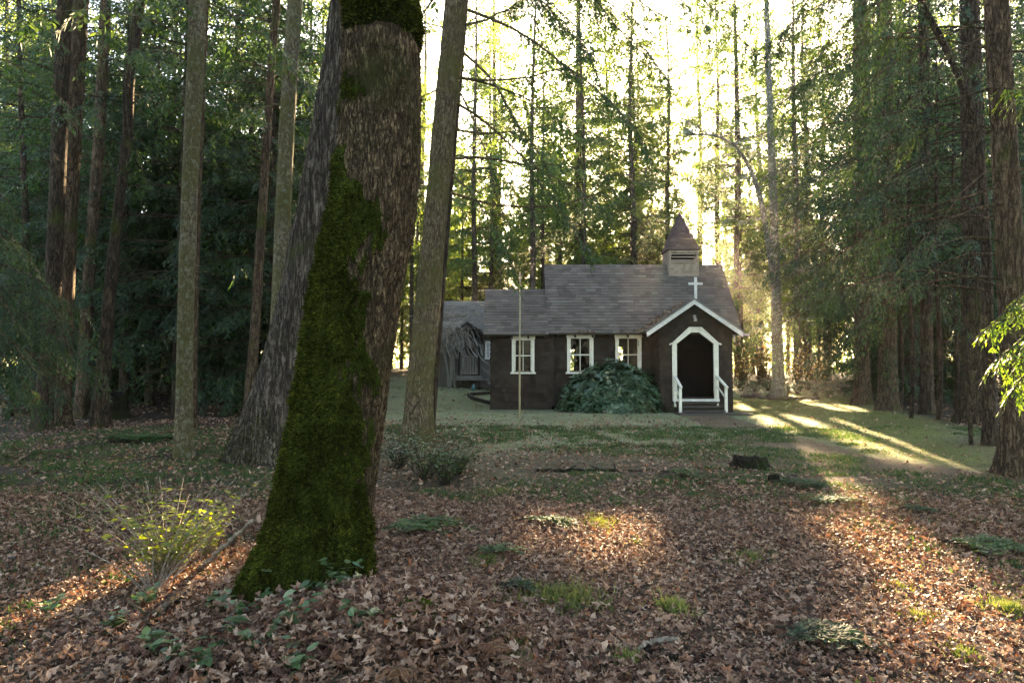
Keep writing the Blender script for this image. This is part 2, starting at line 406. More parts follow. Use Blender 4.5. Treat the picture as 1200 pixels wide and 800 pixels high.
def axis(lo, hi, a, b, step, grow=1.12):
    c = list(np.arange(a, b + 1e-6, step)); s = step; v = b
    while v < hi: s *= grow; v = min(hi, v + s); c.append(v)
    s = step; v = a; pre = []
    while v > lo: s *= grow; v = max(lo, v - s); pre.append(v)
    return np.array(pre[::-1] + c)
gx = axis(-420, 420, -9, 11, .17); gy = axis(-120, 460, 1.5, 17, .15)
X, Y = np.meshgrid(gx, gy); Z = gh(X, Y)
Z = Z + .025 * (fbm(np.stack([X * 3, Y * 3, X * 0], -1), 3) - .5) * sm(60, 25, Y)
nx, ny = len(gx), len(gy)
ii = (np.arange(ny - 1)[:, None] * nx + np.arange(nx - 1)[None]).ravel()
gme = new_mesh('ground', np.stack([X, Y, Z], -1).reshape(-1, 3), {4: np.stack([ii, ii + 1, ii + nx + 1, ii + nx], -1)}, M['ground'], True)
for nm, z_ in zip(('lawn', 'mossy', 'woods', 'path'), zones(X.ravel(), Y.ravel())):
    a = gme.attributes.new(nm, 'FLOAT', 'POINT'); a.data.foreach_set('value', z_.astype(np.float32))
g = bpy.data.objects.new('ground', gme); COL.objects.link(g); g['kind'] = 'structure'

# ------------------------------------------------------------------ tree pieces
def catmull(P, n):
    P = np.asarray(P, float); m = len(P)
    Q = np.vstack([2 * P[0] - P[1], P, 2 * P[-1] - P[-2]])
    t = np.linspace(0, m - 1 - 1e-9, n); k = t.astype(int); f = (t - k)[:, None]
    a, b, c, d = Q[k], Q[k + 1], Q[k + 2], Q[k + 3]
    return .5 * (2 * b + (c - a) * f + (2 * a - 5 * b + 4 * c - d) * f ** 2 + (3 * b - a - 3 * c + d) * f ** 3)
def trunk_grid(P, r, k, n, amp, freq, vert=.15, seed=0., zg=None, flare=.0, lobes=5, lump=.03):
    """displaced trunk surface; returns (n,k,3) points, (n,k,3) outward vectors"""
    Q = catmull(np.column_stack([P, r]), n); P, r = Q[:, :3], Q[:, 3]
    th = np.arange(k) * 2 * math.pi / k
    D = np.stack([np.cos(th), np.sin(th), 0 * th], -1)[None].repeat(n, 0)
    base = P[:, None] + D * r[:, None, None]
    if flare and zg is not None:
        e = np.exp(-np.clip(P[:, 2] - zg, 0, 9) / .42)[:, None]
        fl = flare * e * (.55 + .45 * np.cos(lobes * th[None] + seed * 3 + .8 * np.sin(2 * th[None])))
    else: fl = 0
    nn = fbm(np.concatenate([base[..., :2] * freq, base[..., 2:] * freq * vert], -1) + seed * 11.7, 4)
    ridge = 1 - np.abs(2 * nn - 1) * 2.2
    lum = fbm(base * 1.6 + seed, 2) - .5
    rr = r[:, None] * (1 + fl + lump * 2 * lum) + amp * (ridge - .6)
    return P[:, None] + D * rr[..., None], D
def grid_faces(n, k, closed=True):
    i = np.arange(n - 1)[:, None] * k; j = np.arange(k if closed else k - 1)[None]; j2 = (j + 1) % k
    return np.stack([i + j, i + j2, i + k + j2, i + k + j], -1).reshape(-1, 4)

class Leaves:
    """rhombic leaf elements collected as arrays"""
    def __init__(s): s.B = []; s.T = []; s.N = []; s.L = []; s.Wd = []
    def add(s, base, axis_, nrm, ln, wd):
        k = len(base); s.B.append(base); s.T.append(axis_); s.N.append(nrm)
        s.L.append(np.broadcast_to(ln, (k,))); s.Wd.append(np.broadcast_to(wd, (k,)))
    def arrays(s):
        return [np.concatenate(q) for q in (s.B, s.T, s.N, s.L, s.Wd)]
    def mesh(s, cull=True, quad=True):
        B, T, N, L, W_ = s.arrays()
        if cull:
            keep = ~in_gap(B); B, T, N, L, W_ = B[keep], T[keep], N[keep], L[keep], W_[keep]
        return rhombs(B, T, N, L, W_)
def rhombs(B, T, N, L, W_):
    T = norm(T); S = norm(np.cross(T, N)); L = L[:, None]; W_ = W_[:, None]
    Nn = np.cross(S, T)
    V = np.stack([B, B + T * L * .45 + S * W_ / 2 + Nn * W_ * .12, B + T * L, B + T * L * .45 - S * W_ / 2 + Nn * W_ * .12], 1)
    k = len(B)
    return V.reshape(-1, 3), {4: np.arange(4 * k).reshape(k, 4)}

def bough(rng, P0, P1, lv, wood, arch=.0, r0=.03, bare=.25, sl=.7, step=.1, el=.12, ew=.03, droop=.5, hang=.5, twig=True, sides=5, fill=.55, wig=.04):
    P0, P1 = np.asarray(P0, float), np.asarray(P1, float)
    Lg = np.linalg.norm(P1 - P0); n = 9
    t = np.linspace(0, 1, n)
    P = P0 + (P1 - P0) * t[:, None] + UP * (arch * 4 * t * (1 - t))[:, None]
    w = rng.normal(0, wig * Lg / 3, (n, 3)); w[0] = 0; P = P + w * t[:, None]
    if wood is not None: wood.tube(P, r0 * (1 - .85 * t), sides, cap=False)
    if lv is None: return P
    k = max(3, int(Lg * (1 - bare) / step))
    u = np.sort(rng.uniform(0, 1, k)); tk = bare + (1 - bare) * u
    Bp = np.stack([np.interp(tk, t, P[:, a]) for a in range(3)], -1)
    Tn = norm(np.stack([np.interp(tk, t, np.gradient(P[:, a])) for a in range(3)], -1))
    sgn = np.where(np.arange(k) % 2 == 0, 1., -1.)[:, None]
    side = norm(np.cross(Tn, UP) + 1e-6)
    D = norm(Tn * rng.uniform(.35, .9, (k, 1)) + side * sgn * rng.uniform(.5, 1.1, (k, 1)) - UP * droop * rng.uniform(.3, 1.3, (k, 1)))
    ln = sl * np.minimum(1.0, .25 + 1.6 * u) * (1.05 - .65 * u) * rng.uniform(.45, 1.15, k)
    m = max(3, int(sl / (el * fill)))
    s = (np.arange(m) + rng.uniform(0, 1, (k, m))) / m
    C = Bp[:, None] + D[:, None] * (s * ln[:, None])[..., None] - UP * (hang * s ** 2 * ln[:, None])[..., None]
    Ax = norm(D[:, None] - UP * (2 * hang * s)[..., None])
    Sd = norm(np.cross(Ax, UP) + 1e-6)
    sg = np.where(np.arange(m) % 2 == 0, 1., -1.)[None, :, None]
    El = norm(Ax + Sd * sg * rng.uniform(.3, 1.0, (k, m, 1)) + rng.normal(0, .18, (k, m, 3)))
    Nm = norm(np.cross(El, Sd) + rng.normal(0, .30, (k, m, 3)))
    keep = (s * ln[:, None] <= ln[:, None]).ravel() & (rng.uniform(0, 1, k * m) < np.clip(ln / sl * 1.8, .25, 1).repeat(m))
    lv.add(C.reshape(-1, 3)[keep], El.reshape(-1, 3)[keep], Nm.reshape(-1, 3)[keep],
           el * rng.uniform(.6, 1.25, k * m)[keep], ew * rng.uniform(.7, 1.3, k * m)[keep])
    if twig and wood is not None:
        for q in range(k):
            ss = np.array([0, .5, 1.]) * ln[q]
            wood.tube(Bp[q] + D[q] * ss[:, None] - UP * (hang * np.array([0, .25, 1]) * ln[q])[:, None], np.array([.3, .2, .08]) * r0 * .6, 3, cap=False)
    return P

def conifer_proto(rng, H, r, cb, spread, nb, el, ew, sl, step, droop, mat_leaf, mat_bark, dead=12, top=.12, lean=.0, rise=.15, hang=.45, fill=.42, twig=False):
    """trunk + limbs arrays and leaf arrays, base at the origin"""
    ph = rng.uniform(0, 6.28)
    zs = np.linspace(-.5, H, 9)
    P = np.stack([lean * zs + .04 * r * 10 * np.sin(zs * .35 + ph), .05 * np.cos(zs * .3 + ph), zs], -1)
    rad = r * np.clip(1 - zs / H, .06, 1) ** .8
    G, _ = trunk_grid(P, rad, 12, 40, r * .09, 9, .2, rng.uniform(0, 50), 0, .35)
    wood = MB(); wood.add(G.reshape(-1, 3), grid_faces(40, 12))
    lv = Leaves()
    for i in range(nb):
        f = (i + rng.uniform(0, 1)) / nb
        z = cb + (H - cb) * f ** .92
        z = cb + round((z - cb) / .8) * .8 + rng.normal(0, .06) if spread > 2 else z
        a = rng.uniform(0, 6.28)
        L = spread * (top + (1 - top) * (1 - f) ** .55) * rng.uniform(.6, 1.15) * min(1, .55 + 3 * f)
        c = np.array([np.interp(z, zs, P[:, 0]), np.interp(z, zs, P[:, 1]), z])
        e = np.array([math.cos(a) * L, math.sin(a) * L, L * (rise * (f * 2 - .6) - droop * rng.uniform(.5, 1.2) * .5)])
        bough(rng, c, c + e, lv, wood, arch=.08 * L, r0=.012 + .008 * L, bare=.18, sl=sl * (.45 + .55 * (1 - f)), step=step, el=el, ew=ew, droop=droop, hang=hang, twig=twig, sides=3, fill=fill)
    for i in range(dead):
        z = rng.uniform(1.5, cb + 1); a = rng.uniform(0, 6.28); L = rng.uniform(.3, 1.9)
        c = np.array([np.interp(z, zs, P[:, 0]), np.interp(z, zs, P[:, 1]), z])
        bough(rng, c, c + np.array([math.cos(a) * L, math.sin(a) * L, -L * rng.uniform(-.1, .5)]), None, wood, arch=.1 * L, r0=.014, sides=3)
    return dict(wood=wood.arrays(), leaf=lv.arrays(), H=H, mats=(mat_bark, mat_leaf), spread=spread)

_proto_mesh = {}
def place_conifer(key, x, y, rz, sc, name, label, group, cat='tree', scz=1.0):
    pr = PROTO[key]
    loc = np.array([x, y, float(gh(x, y)) - .05])
    root = thing(name, label, cat, loc, group)
    root.rotation_euler = (0, 0, rz); root.scale = (sc, sc, sc * scz)
    if key not in _proto_mesh:
        _proto_mesh[key] = (new_mesh('trunk', *pr['wood'], pr['mats'][0], True), new_mesh('crown', *rhombs(*pr['leaf']), pr['mats'][1]))
    tm, cm = _proto_mesh[key]
    B = pr['leaf'][0]
    c, s = math.cos(rz), math.sin(rz)
    Wp = np.stack([(B[:, 0] * c - B[:, 1] * s) * sc, (B[:, 0] * s + B[:, 1] * c) * sc, B[:, 2] * sc * scz], -1) + loc
    g = in_gap(Wp)
    if g.sum() > 4:
        k = ~g
        cm = new_mesh('crown', *rhombs(*[q[k] for q in pr['leaf']]), pr['mats'][1])
        Vw, Fw = pr['wood']
        Wv = np.stack([(Vw[:, 0] * c - Vw[:, 1] * s) * sc, (Vw[:, 0] * s + Vw[:, 1] * c) * sc, Vw[:, 2] * sc * scz], -1) + loc
        bad = in_gap(Wv) & (np.arange(len(Vw)) >= 480)
        tm = new_mesh('trunk', Vw, {kk: f[~bad[f].any(1)] for kk, f in Fw.items()}, pr['mats'][0], True)
    for nm, me in (('trunk', tm), ('crown', cm)):
        o = bpy.data.objects.new(nm, me); COL.objects.link(o); o.parent = root
    return root

KEEP = []
pr_ = np.random.default_rng(21)
PROTO = {}
for i in range(4):
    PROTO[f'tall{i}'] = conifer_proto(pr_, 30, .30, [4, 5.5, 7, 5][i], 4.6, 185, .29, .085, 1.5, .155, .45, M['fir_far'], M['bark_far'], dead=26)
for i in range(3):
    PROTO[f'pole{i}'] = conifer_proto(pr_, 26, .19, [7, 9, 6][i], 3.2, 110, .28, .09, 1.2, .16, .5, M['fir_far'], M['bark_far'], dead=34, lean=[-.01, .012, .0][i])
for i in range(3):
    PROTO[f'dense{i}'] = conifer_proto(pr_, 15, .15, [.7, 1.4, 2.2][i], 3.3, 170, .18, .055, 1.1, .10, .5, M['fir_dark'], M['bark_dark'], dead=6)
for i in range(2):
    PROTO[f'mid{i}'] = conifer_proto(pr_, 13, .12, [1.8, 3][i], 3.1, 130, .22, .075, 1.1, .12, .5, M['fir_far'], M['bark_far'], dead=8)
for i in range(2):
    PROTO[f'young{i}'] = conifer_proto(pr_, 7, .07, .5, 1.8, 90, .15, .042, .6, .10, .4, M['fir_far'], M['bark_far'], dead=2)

# ------------------------------------------------------------------ near trees, one by one
def px_tree(name, label, specs, d, bark, seed, top, k=40, n=140, amp=.02, freq=14, vert=.15, flare=.35, lump=.05, group=None, zlow=-.4, d_top=None, cat='tree', lobes=5):
    """trunk through photo positions (x, y, width) from the foot up, standing at distance d; carried on above the frame to height top"""
    P, r = [], []
    for i, (x, y, w_) in enumerate(specs):
        dd = d if d_top is None else d + (d_top - d) * i / (len(specs) - 1)
        P.append(at(x, y, dd)); r.append(w_ / 2 / F * dd)
    P = np.array(P); r = np.array(r)
    zg = float(gh(P[0, 0], P[0, 1]))
    foot = P[0].copy(); foot[2] = zg
    if P[0, 2] > zg + .1:
        P = np.vstack([foot, P]); r = np.concatenate([[r[0] * 1.1], r])
    P = np.vstack([[P[0, 0], P[0, 1], zg + zlow], P]); r = np.concatenate([[r[0] * 1.05], r])
    if top > P[-1, 2]:
        dr = norm(P[-1] - P[-3]); dr = norm(dr + UP * .6); rem = top - P[-1, 2]
        for f in (.33, .66, 1.): 
            P = np.vstack([P, P[len(P) - 1] + dr * rem / 3]); r = np.concatenate([r, [r[-1] * (.72 if f < 1 else .25)]])
    G, D = trunk_grid(P, r, k, n, amp, freq, vert, seed, zg, flare, lobes, lump)
    root = thing(name, label, cat, foot, group)
    wood = MB(); wood.add(G.reshape(-1, 3), [grid_faces(n, k)])
    KEEP.append((foot[0], foot[1], 1.5))
    return dict(root=root, wood=wood, G=G, D=D, P=P, r=r, zg=zg, bark=bark)
def finish(t, lv=None, leaf=None, cull=True):
    obj('trunk', t['wood'], t['bark'], t['root'], True)
    if lv is not None and lv.B: obj('crown', lv.mesh(cull), leaf, t['root'])
def stubs(t, rng, n, z0, z1, lmin, lmax, r0=.012, az=None, down=.15, twigs=0, lv=None):
    for _ in range(n):
        z = rng.uniform(z0, z1); a = rng.uniform(0, 6.28) if az is None else rng.uniform(*az)
        c = np.array([np.interp(z, t['P'][:, 2], t['P'][:, i]) for i in (0, 1)] + [z]); L = rng.uniform(lmin, lmax)
        e = np.array([math.cos(a), math.sin(a), -down * rng.uniform(-.6, 1.6)]) * L
        P = bough(rng, c, c + e, None, t['wood'], arch=.1 * L * rng.uniform(-.5, 1), r0=r0 * rng.uniform(.6, 1.3), sides=4, wig=.07)
        for q in range(twigs):
            b = P[rng.integers(3, len(P))]; a2 = a + rng.choice([-1, 1]) * rng.uniform(.4, 1.1); l2 = L * rng.uniform(.15, .45)
            bough(rng, b, b + np.array([math.cos(a2), math.sin(a2), -.5 * rng.uniform(-.3, 1)]) * l2, None, t['wood'], arch=0, r0=r0 * .35, sides=3, wig=.08)
tr = np.random.default_rng(11)

# mossy maple in the foreground
T1 = px_tree('mossy_maple', 'thick leaning moss covered maple trunk nearest the viewer', [(360, 690, 146), (374, 630, 118), (387, 560, 105), (404, 450, 99), (421, 340, 100), (438, 250, 99), (447, 130, 94), (446, 40, 89), (441, 0, 86), (436, -120, 80)],
             4.6, M['bark_maple'], 1.3, 11.0, 260, 760, .026, 20, .30, .06, .05)
stubs(T1, tr, 7, 7.5, 11, 1.5, 3.5, .05, down=-.5, twigs=5)
finish(T1)
def moss_on(t, maskf, thick, ntuft, tl, name='moss', mat='moss', seed=0, shell=True):
    G, D = t['G'], t['D']; n, k = G.shape[:2]
    m = maskf(G, D)
    lumps = np.clip(1.8 * fbm(G * np.array([9, 9, 16.]) + seed, 3) - .45, 0, 1) + .35 * fbm(G * 34 + seed, 2)
    off = np.where(m > .10, thick * m * (.12 + 1.2 * lumps) + .002, -.03)
    S = G + D * off[..., None]
    mm = m.reshape(-1) > .10
    q = grid_faces(n, k); q = q[mm[q].any(1)]
    used = np.unique(q); re = -np.ones(n * k, int); re[used] = np.arange(len(used))
    q2 = grid_faces(n, k); q2 = q2[(m.reshape(-1) > .02)[q2].any(1)]
    b = MB()
    if shell: b.add(S.reshape(-1, 3)[used], re[q])
    else: S = G
    # short upright tufts all over the cushion
    q = q2; w_ = (m.reshape(-1)[q].mean(1)); w_ = np.clip(w_, 0, 1); area = np.linalg.norm(np.cross(S.reshape(-1, 3)[q[:, 1]] - S.reshape(-1, 3)[q[:, 0]], S.reshape(-1, 3)[q[:, 3]] - S.reshape(-1, 3)[q[:, 0]]), axis=1)
    pr = w_ * area * (D.reshape(-1, 3)[q[:, 0], 1] < .45); pr /= pr.sum()
    f = tr.choice(len(q), ntuft, p=pr)
    uv = tr.uniform(0, 1, (ntuft, 2, 1)); A = S.reshape(-1, 3)
    P = (A[q[f, 0]] * (1 - uv[:, 0]) + A[q[f, 1]] * uv[:, 0]) * (1 - uv[:, 1]) + (A[q[f, 3]] * (1 - uv[:, 0]) + A[q[f, 2]] * uv[:, 0]) * uv[:, 1]
    dn = D.reshape(-1, 3)[q[f, 0]]
    ax = norm(dn + tr.normal(0, .75, (ntuft, 3)) - UP * .25)
    V, Fd = rhombs(P - dn * .003, ax, norm(tr.normal(0, 1, (ntuft, 3))), tr.uniform(.4, 1.2, ntuft) * tl, tr.uniform(.15, .32, ntuft) * tl)
    b.add(V, [Fd[4]])
    return obj(name, b, M[mat], t['root'])
def t1mask(G, D):
    zz = G[..., 2]; n = fbm(G * 2.6, 4) - .5; n2 = fbm(G * np.array([11, 11, 6.]), 3) - .5; n3 = fbm(G * np.array([26, 26, 9.]) + 5, 3) - .5
    face = D @ norm(np.array([-.80, -.60, 0]))
    low = sm(1.9, .1, zz)
    side = sm(-.30, .45, face + low * .8 + n * 1.5 + n2 * .9 + .02 - .10 * sm(1.4, 2.9, zz))
    a = side * sm(3.25, 2.5, zz + n * 1.6 + n2 * .9 + .5 * (1 - face))
    a = a * sm(-.30, .0, n3 * 1.0 + n2 * 1.1 + .02 + .30 * low + .25 * (face - .4))       # bark shows through in places
    faceR = D @ norm(np.array([.55, -.83, 0]))
    b = sm(3.80, 3.92, zz + n * .35 - .10 * (faceR - .5)) * sm(-.2, .35, faceR + n) * sm(5.2, 4.6, zz)
    return np.clip(np.maximum(a, b * .9), 0, 1)
moss_on(T1, t1mask, .028, 100000, .034)

# deeply furrowed old fir behind it
T2 = px_tree('old_fir', 'old fir with deeply furrowed grey bark close behind the mossy maple', [(315, 540, 92), (322, 500, 82), (335, 450, 72), (360, 350, 63), (377, 250, 58), (397, 120, 52), (412, 0, 48)], 11.2, M['bark_old'], 4.1, 26, 150, 420, .05, 10, .12, .22, .04)
stubs(T2, tr, 12, 9, 24, 1, 3.5, .04, down=.3, twigs=5)
finish(T2)
def t2mask(G, D):
    n = fbm(G * 2.3, 4) - .5
    return sm(.05, .5, sm(1.5, .1, G[..., 2] + n * 1.4) + n * .4 - .25)
moss_on(T2, t2mask, .02, 11000, .04, shell=False)

# conifer left of the chapel, with its bare arching limbs
T3 = px_tree('fir_tree', 'straight fir with yellowish bark and bare arching limbs left of the chapel', [(489, 522, 33), (492, 450, 31), (499, 380, 30), (510, 260, 27), (523, 120, 27), (534, 0, 26)], 13.3, M['bark_fir'], 2.2, 24, 64, 260, .018, 18, .2, .5, .03)
T3b = px_tree('fir_tree', 'slim dark fir trunk close behind the yellowish fir left of the chapel', [(500, 508, 18), (508, 400, 18), (524, 200, 17), (541, 0, 16)], 14.6, M['bark_dark'], 3.2, 22, 24, 90, .012, 16, .2, .35, .03)
stubs(T3b, tr, 10, 5, 20, .3, 1.6, .012)
finish(T3b)
lv = Leaves()
def limb(t, lv, rng, p0, p1, d0, d1, arch, r0, bare=.35, sl=.55, step=.11, el=.10, ew=.028, droop=.9, hang=.8, **k):
    return bough(rng, at(*p0, d0), at(*p1, d1), lv, t['wood'], arch, r0, bare, sl, step, el, ew, droop, hang, sides=5, **k)
D3 = 13.3
for p0, p1, dd, arch, r0, bare in (
        ((548, 12), (770, 190), -.5, .45, .035, .30), ((543, 62), (655, 232), -1.0, .35, .032, .45), ((540, 92), (700, 60), .6, -.25, .03, .35),
        ((538, 92), (672, 150), 1.0, .2, .028, .4), ((536, 122), (690, 300), .5, .45, .034, .55), ((534, 152), (660, 140), -1.2, -.15, .028, .4),
        ((532, 186), (720, 255), 1.4, .4, .032, .5), ((528, 226), (760, 205), -.6, -.42, .030, .62), ((545, 30), (640, -30), 1., -.2, .03, .3),
        ((550, -30), (760, 40), .3, .5, .035, .3), ((551, -50), (700, 95), -1.5, .5, .034, .35), ((552, -80), (830, 70), .6, .7, .036, .35),
        ((553, -110), (880, 20), 1.2, .6, .036, .35), ((552, -150), (740, -40), 0, .6, .036, .3), ((553, -190), (860, -70), .6, .8, .036, .3),
        ((536, 100), (470, 130), .8, .1, .02, .5), ((540, 40), (455, 30), 1.2, .15, .022, .45), ((546, -20), (440, -10), 1.5, .2, .022, .4),
        ((530, 205), (610, 330), -.4, .25, .022, .55), ((540, 110), (600, 290), -1.2, .3, .024, .6)):
    limb(T3, lv, tr, p0, p1, D3, D3 + dd, arch, r0, bare * .9, .8, .045, .085, .022, .55, .40)
for p0, p1, dd, arch in (((553, -60), (690, 50), -.6, .3), ((553, -100), (780, 95), .8, .5), ((553, -140), (720, 25), 1.5, .5), ((553, -170), (830, 35), -.8, .7), ((553, -120), (640, 60), 2.2, .4), ((553, -90), (900, 70), 2.6, .8)):
    limb(T3, lv, tr, p0, p1, D3, D3 + dd, arch, .03, .3, 1.0, .034, .09, .024, .6, .5)
for z in np.arange(9.5, 22, .42):
    a = tr.uniform(0, 6.28); L = 3.2 * (1 - (z - 9) / 15) + .6
    c = np.array([np.interp(z, T3['P'][:, 2], T3['P'][:, 0]), 13.3, z])
    bough(tr, c, c + np.array([math.cos(a) * L, math.sin(a) * L, -.35 * L]), lv, T3['wood'], .2, .03, .2, .8, .14, .16, .045, .7, .6, sides=4, twig=False)
stubs(T3, tr, 16, 1.5, 8.5, .06, .35, .014)
finish(T3, lv, M['fir'])

# left group
def dead_fir(label, specs, d, bark, seed, top, k=28, n=110, amp=.012, ns=24, lmax=1.4, name='fir_tree', crown=None, flare=.4, tw=2, group=None, cz=None):
    t = px_tree(name, label, specs, d, bark, seed, top, k, n, amp, 14, .22, flare, .03, group)
    if ns: stubs(t, tr, ns, 1.2, min(top, 9), .15, lmax, .012, twigs=tw)
    lv = None
    if crown:
        lv = Leaves()
        for z in np.arange(cz or 7.5, top, crown.get('dz', .45)):
            for _ in range(crown.get('per', 1)):
                a = tr.uniform(0, 6.28); L = crown.get('L', 2.6) * (1 - (z - 6) / (top - 5)) + .7
                c = np.array([np.interp(z, t['P'][:, 2], t['P'][:, i]) for i in (0, 1)] + [z])
                bough(tr, c, c + np.array([math.cos(a) * L, math.sin(a) * L, -L * tr.uniform(.1, .5)]), lv, t['wood'], .12 * L, .02, .2, .75, .13, .15, .045, .7, .6, sides=4, twig=False)
    finish(t, lv, M[(crown or {}).get('mat', 'fir')])
    return t
CR = dict(L=2.4, dz=.4, per=1)
dead_fir('slim pale fir with mottled bark standing alone left of the old fir', [(215, 534, 19), (217, 400, 18), (222, 230, 18), (228, 100, 19), (232, 0, 19)], 12.2, M['bark_grey'], 5.5, 22, ns=14, lmax=.5, crown=CR)
dead_fir('thin reddish fir trunk hard behind the slim pale fir', [(226, 488, 9), (229, 300, 9), (236, 100, 9), (240, 0, 9)], 16.5, M['bark_red'], 5.9, 20, 16, 60, .006, ns=14, lmax=.9, crown=CR)
dead_fir('stout dark fir, left one of the twin trunks at the left', [(50, 492, 20), (58, 400, 18), (66, 250, 17), (76, 0, 16)], 16.5, M['bark_dark'], 6.1, 24, crown=CR, ns=20)
dead_fir('stout fir with sunlit edge, right one of the twin trunks at the left', [(72, 482, 20), (76, 400, 17), (82, 250, 16), (95, 0, 16)], 17.2, M['bark_red'], 6.6, 25, crown=CR, ns=34, lmax=2.4, tw=4)
dead_fir('crooked dark fir leaning right beside the twin trunks', [(118, 478, 18), (124, 400, 14), (131, 320, 13), (138, 250, 11), (149, 160, 11), (152, 90, 12), (164, 0, 12)], 17.5, M['bark_dark'], 7.1, 20, ns=34, lmax=2.2, tw=4, crown=CR)
dead_fir('slim fir between the twin trunks and the crooked fir', [(96, 474, 14), (104, 330, 13), (116, 160, 12), (124, 0, 12)], 20, M['bark_red'], 7.7, 22, ns=30, lmax=1.8, tw=3, crown=CR)
dead_fir('slender reddish fir left of the pale birchlike trunk', [(292, 470, 12), (299, 380, 11), (309, 220, 10), (318, 80, 9), (324, 0, 9)], 17, M['bark_red'], 8.2, 21, 18, 80, .008, ns=20, lmax=1.4, crown=CR)
dead_fir('pale birchlike fir trunk left of the old furrowed fir', [(320, 480, 21), (327, 380, 20), (333, 220, 18), (340, 80, 18), (346, 0, 17)], 15, M['bark_grey'], 8.8, 22, ns=16, lmax=.9, crown=CR)
dead_fir('thin dark fir at the far left edge of the photo', [(40, 470, 8), (30, 250, 7), (24, 100, 6), (22, 0, 5)], 22, M['bark_dark'], 9.1, 17, 14, 60, .006, ns=20, lmax=1.6, crown=dict(L=2.0, dz=.3, per=2, mat='fir_dark'), cz=3.5)

# right: the fir with long bare sweeping limbs
R1 = px_tree('fir_tree', 'stout fir with sweeping dead limbs at the right edge of the clearing', [(1194, 556, 40), (1191, 480, 30), (1187, 380, 28), (1183, 280, 28), (1176, 150, 26), (1167, 0, 25)], 10.0, M['bark_red'], 10.3, 24, 56, 240, .014, 16, .22, .5, .03)
lv = Leaves()
rr = np.random.default_rng(33)
for p0, p1, dd, arch, r0, bare, sl_ in (
        ((1168, 35), (900, 130), 1.5, .5, .02, .35, .8), ((1170, 60), (930, 60), 2.5, .25, .02, .3, .8), ((1170, 20), (960, 150), .5, .3, .018, .4, .7),
        ((1172, 100), (915, 150), -.4, -.1, .02, .4, .6), ((1174, 150), (1000, 160), .8, .1, .018, .35, .6),
        ((1178, 215), (985, 240), -.5, -.15, .02, .55, .5), ((1176, 155), (960, 215), 1.4, .3, .018, .4, .6),
        ((1182, 285), (1020, 345), -.6, .35, .02, .7, .5), ((1184, 330), (960, 420), .5, .5, .022, .6, .6), ((1183, 300), (1000, 420), 1.2, .6, .02, .6, .6),
        ((1186, 345), (1010, 330), -.8, .05, .018, .6, .5), ((1184, 250), (940, 330), 2.2, .5, .02, .5, .7), ((1182, 240), (1060, 300), -1.2, .2, .018, .7, .4),
        ((1185, 340), (900, 400), 2.4, .7, .022, .45, .75), ((1182, 260), (925, 385), 3.0, .8, .022, .45, .8),
        ((1165, -20), (880, 60), 1.5, .5, .024, .3, .9), ((1164, -40), (920, 110), 2.8, .6, .022, .3, .9), ((1163, -70), (860, 10), .8, .7, .024, .3, .9),
        ((1162, -100), (930, 20), 2.2, .7, .024, .3, .9), ((1162, -120), (1010, 60), -.8, .5, .022, .3, .8), ((1161, -160), (900, -50), 1, .7, .024, .3, .9),
        ((1160, -200), (980, -60), 3, .8, .024, .3, .9), ((1168, 40), (1060, 130), -1.6, .25, .016, .4, .5), ((1180, 200), (1090, 290), -1.8, .3, .015, .8, .3),
        ((1185, 60), (1280, 140), .5, .3, .018, .4, .6), ((1186, 200), (1290, 260), .5, .3, .018, .5, .5), ((1190, 330), (1290, 420), 1.0, .3, .018, .5, .5)):
    P = limb(R1, lv, rr, p0, p1, 10.0, 10.0 + dd, arch, r0, bare, sl_, .05, .085, .024, .8, .7)
    for q in range(9):      # bare side twigs hanging along the limb
        b = P[rr.integers(2, 8)]; l2 = rr.uniform(.25, .9); dr = norm(P[-1] - P[0])
        s_ = np.cross(dr, UP) * rr.choice([-1, 1])
        bough(rr, b, b + norm(dr * .7 + s_ * .8 - UP * rr.uniform(.1, .8)) * l2, None, R1['wood'], .05, .006, sides=3, wig=.08)
for z in np.arange(9., 22, .4):
    a = rr.uniform(0, 6.28); L = 3.4 * (1 - (z - 8) / 16) + .6
    c = np.array([np.interp(z, R1['P'][:, 2], R1['P'][:, 0]), 10.0, z])
    bough(rr, c, c + np.array([math.cos(a) * L, math.sin(a) * L, -.35 * L]), lv, R1['wood'], .2, .03, .2, .8, .14, .16, .045, .7, .6, sides=4, twig=False)
stubs(R1, rr, 20, .8, 8, .05, .5, .010)
finish(R1, lv, M['fir'])
CR2 = dict(L=3.2, dz=.22, per=2, mat='fir_dark')
dead_fir('crooked slim fir bending over behind the stout fir at the right', [(1160, 505, 14), (1158, 400, 12), (1156, 300, 11), (1150, 210, 10), (1138, 130, 10), (1110, 60, 8), (1078, 0, 7)], 13.5, M['bark_dark'], 12.2, 11, ns=24, lmax=1.6, tw=3)
dead_fir('thick dark fir trunk in the shade left of the stout fir at the right', [(1146, 500, 40), (1146, 420, 34), (1142, 250, 26), (1136, 0, 20)], 18, M['bark_dark'], 12.9, 26, 40, 140, .03, ns=20, lmax=2.5, tw=3, crown=CR2, cz=4.6)
dead_fir('dark fir on the right side of the clearing, second trunk from the edge', [(1086, 486, 15), (1086, 400, 13), (1084, 200, 12), (1082, 0, 11)], 21, M['bark_dark'], 13.3, 22, ns=24, lmax=2, tw=3, crown=CR2, cz=4.4)
dead_fir('dark fir hung with low green boughs right of the stone bench', [(1040, 478, 22), (1040, 400, 20), (1038, 200, 18), (1036, 0, 17)], 23, M['bark_red'], 13.8, 24, ns=20, lmax=2, tw=2, crown=CR2, cz=3.4)
